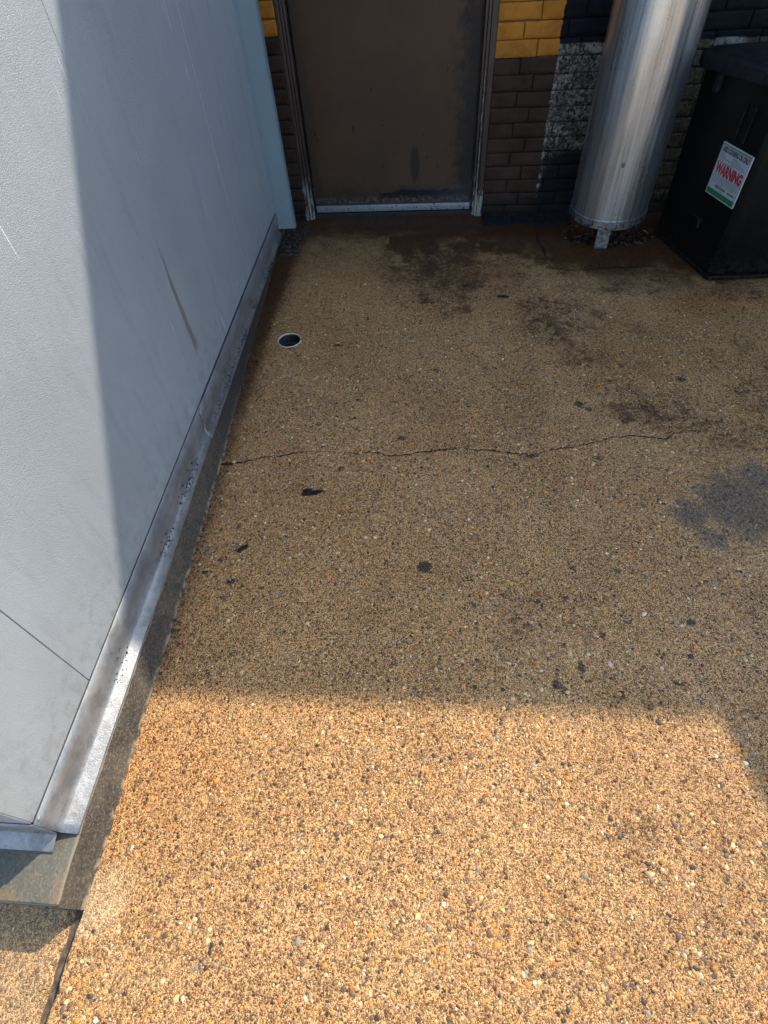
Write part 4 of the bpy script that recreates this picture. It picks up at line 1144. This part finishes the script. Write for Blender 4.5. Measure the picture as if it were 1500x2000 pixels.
def text(body, s, z, size, mat, wide, name='lettering', bold=0.0):
    cu = bpy.data.curves.new(name, 'FONT'); cu.body = body; cu.size = size; cu.align_x = 'LEFT'; cu.offset = bold; cu.resolution_u = 4
    o = bpy.data.objects.new(name, cu); C.objects.link(o)
    dg = bpy.context.evaluated_depsgraph_get(); w = o.evaluated_get(dg).dimensions.x
    me = bpy.data.meshes.new_from_object(o.evaluated_get(dg)); bpy.data.objects.remove(o)
    kx = wide / max(w, 1e-6)
    V = [on_side(s + v.co.x * kx, z + v.co.y, OFF) for v in me.vertices]; Fc = [tuple(p.vertices) for p in me.polygons]
    bpy.data.meshes.remove(me)
    return obj(name, V, Fc, mat, lab)
text("USED COOKING OIL ONLY", S0 + 0.010, Z1 - 0.031, 0.026, M_INK, W_ - 0.020, bold=0.0014)
text("WARNING", S0 + 0.012, Z1 - 0.113, 0.055, M_RED, W_ - 0.024, bold=0.0030)
m = MB()
def scrawl(s0, s1, z, h):
    s = s0
    while s < s1:
        w = random.uniform(0.005, 0.014); quad(m, s, min(s + w, s1), z, z + h); s += w + 0.0022
for k, (a, b) in enumerate(((0.012, 0.035), (0.012, 0.05), (0.012, 0.085), (0.012, 0.045), (0.012, 0.11))): scrawl(S0 + a, S0 + b, Z1 - 0.041 - k * 0.0075, 0.0034)
m.build('small_print', M_GREYINK, lab); m = MB()
for k, (a, b) in enumerate(((0.09, 0.125), (0.09, 0.15), (0.09, 0.175), (0.09, 0.18))): scrawl(S0 + a, S0 + b, Z1 - 0.041 - k * 0.0075, 0.0034)
m.build('small_print', M_GREYINK, lab); m = MB()
for k in range(5): scrawl(S0 + 0.012, S1 - 0.012 - 0.01 * (k == 4), Z0 + 0.080 - k * 0.0065, 0.0026)
scrawl(S0 + 0.055, S0 + 0.10, Z0 + 0.048, 0.0024); scrawl(S0 + 0.05, S0 + 0.11, Z0 + 0.031, 0.0024)
m.build('small_print', M_GREYINK, lab)
m = MB()
def scr2(s0, s1, z, h):
    s = s0
    while s < s1: w = random.uniform(0.005, 0.009); quad(m, s, min(s + w, s1), z, z + h); s += w + 0.0015
scr2(S0 + 0.045, S0 + 0.118, Z0 + 0.038, 0.0075); scr2(S0 + 0.135, S0 + 0.180, Z0 + 0.038, 0.0065)
m.build('bold_print', M_INK, lab)

# ------------------------------------------------------------------ floor drain
dr = thing('floor_drain', 'small round open drain pipe set in the concrete floor', 'drain', (DR[0], DR[1], -0.1))
m = MB(); m.lathe([(0.0555, -0.010), (0.0550, 0.0008), (0.0540, 0.0018), (0.0518, 0.0018), (0.0505, 0.0002), (0.0500, -0.004)], DR[0], DR[1], 56)
autosmooth(m.build('rim', M_PVC, dr), 45)
m = MB(); m.lathe([(0.0500, -0.004), (0.0497, -0.045), (0.0420, -0.046), (0.0405, -0.046), (0.0400, -0.075), (0.0395, -0.20), (0.0001, -0.20)], DR[0], DR[1], 48)
autosmooth(m.build('inner_socket', M_PIPEIN, dr), 45)

# ------------------------------------------------------------------ flakes lying on the floor
def flake(name, label, cx, cy, rx, ry, rot, seed, lobes=0.45):
    rr = random.Random(seed); n = 22; m = MB(); v = []
    amp = [1 + lobes * (noise.noise(Vector((math.cos(k / n * 6.283) * 2.0, math.sin(k / n * 6.283) * 2.0, seed * 3.7)))) * 1.6 for k in range(n)]
    def P_(k, q, z):
        a = k / n * 6.283; x, y = math.cos(a) * rx * amp[k] * q, math.sin(a) * ry * amp[k] * q
        x, y = x * math.cos(rot) - y * math.sin(rot), x * math.sin(rot) + y * math.cos(rot)
        return (cx + x, cy + y, fz(cx + x, cy + y) + z)
    rows = [[P_(k % n, q, z + (rr.uniform(0, 0.0012) if q < 1 else 0)) for k in range(n + 1)] for q, z in ((1.0, -0.001), (0.97, 0.0022), (0.75, 0.0034), (0.4, 0.0030), (0.02, 0.0036))]
    m.sweep(rows)
    o = m.build(name, M_TAR); autosmooth(o, 60); return tag(o, label, 'flake')
flake('tar_flake', 'flat black tar flake on the floor below the drain and crack', 0.279, -2.216, 0.040, 0.013, 0.05, 3, 0.7)
flake('tar_flake', 'thin black chip on the floor before the door and steel duct', 1.038, -0.974, 0.031, 0.010, -0.05, 5, 0.3)
flake('tar_flake', 'small curled black flake on the floor near the grey flashing', 0.087, -2.457, 0.017, 0.007, 0.9, 8, 0.7)

# ------------------------------------------------------------------ block wall added out of frame to the right, only to shade the corner
bw = thing('added_shadow_wall', 'unseen grey block wall added to cast shade from the right', 'wall', (2.9, -3.0, 0.0))
HW = 2.2
m = MB(); L0 = Vector((2.955 + 0.18 * 0.12, -1.0, 0)); dW = Vector((0.18, -1.0, 0)).normalized()
Mx = Matrix((dW, Vector((dW.y, -dW.x, 0)) * -1, Vector((0, 0, 1)))).transposed().to_4x4(); Mx.translation = L0
if Mx.to_3x3().determinant() < 0: pass
for k in range(11):
    o_ = 0.2 if k % 2 else 0.0; s = -o_
    while s < 0.75:
        m.box(max(s, 0) + 0.004, s + 0.396, 0.002, 0.19, k * 0.2 + 0.004, k * 0.2 + 0.196, bev=0.003, seg=1, M=Mx); s += 0.4
m.build('block_course', M_BLOCK, bw)
m = MB(); m.box(0.002, 1.19, 0.008, 0.184, -0.05, HW - 0.002, M=Mx); m.build('mortar', M_BLOCK, bw)
m = MB(); m.box(-0.01, 1.22, -0.012, 0.20, HW + 0.001, HW + 0.05, bev=0.004, M=Mx); m.build('coping', M_BLOCK, bw)
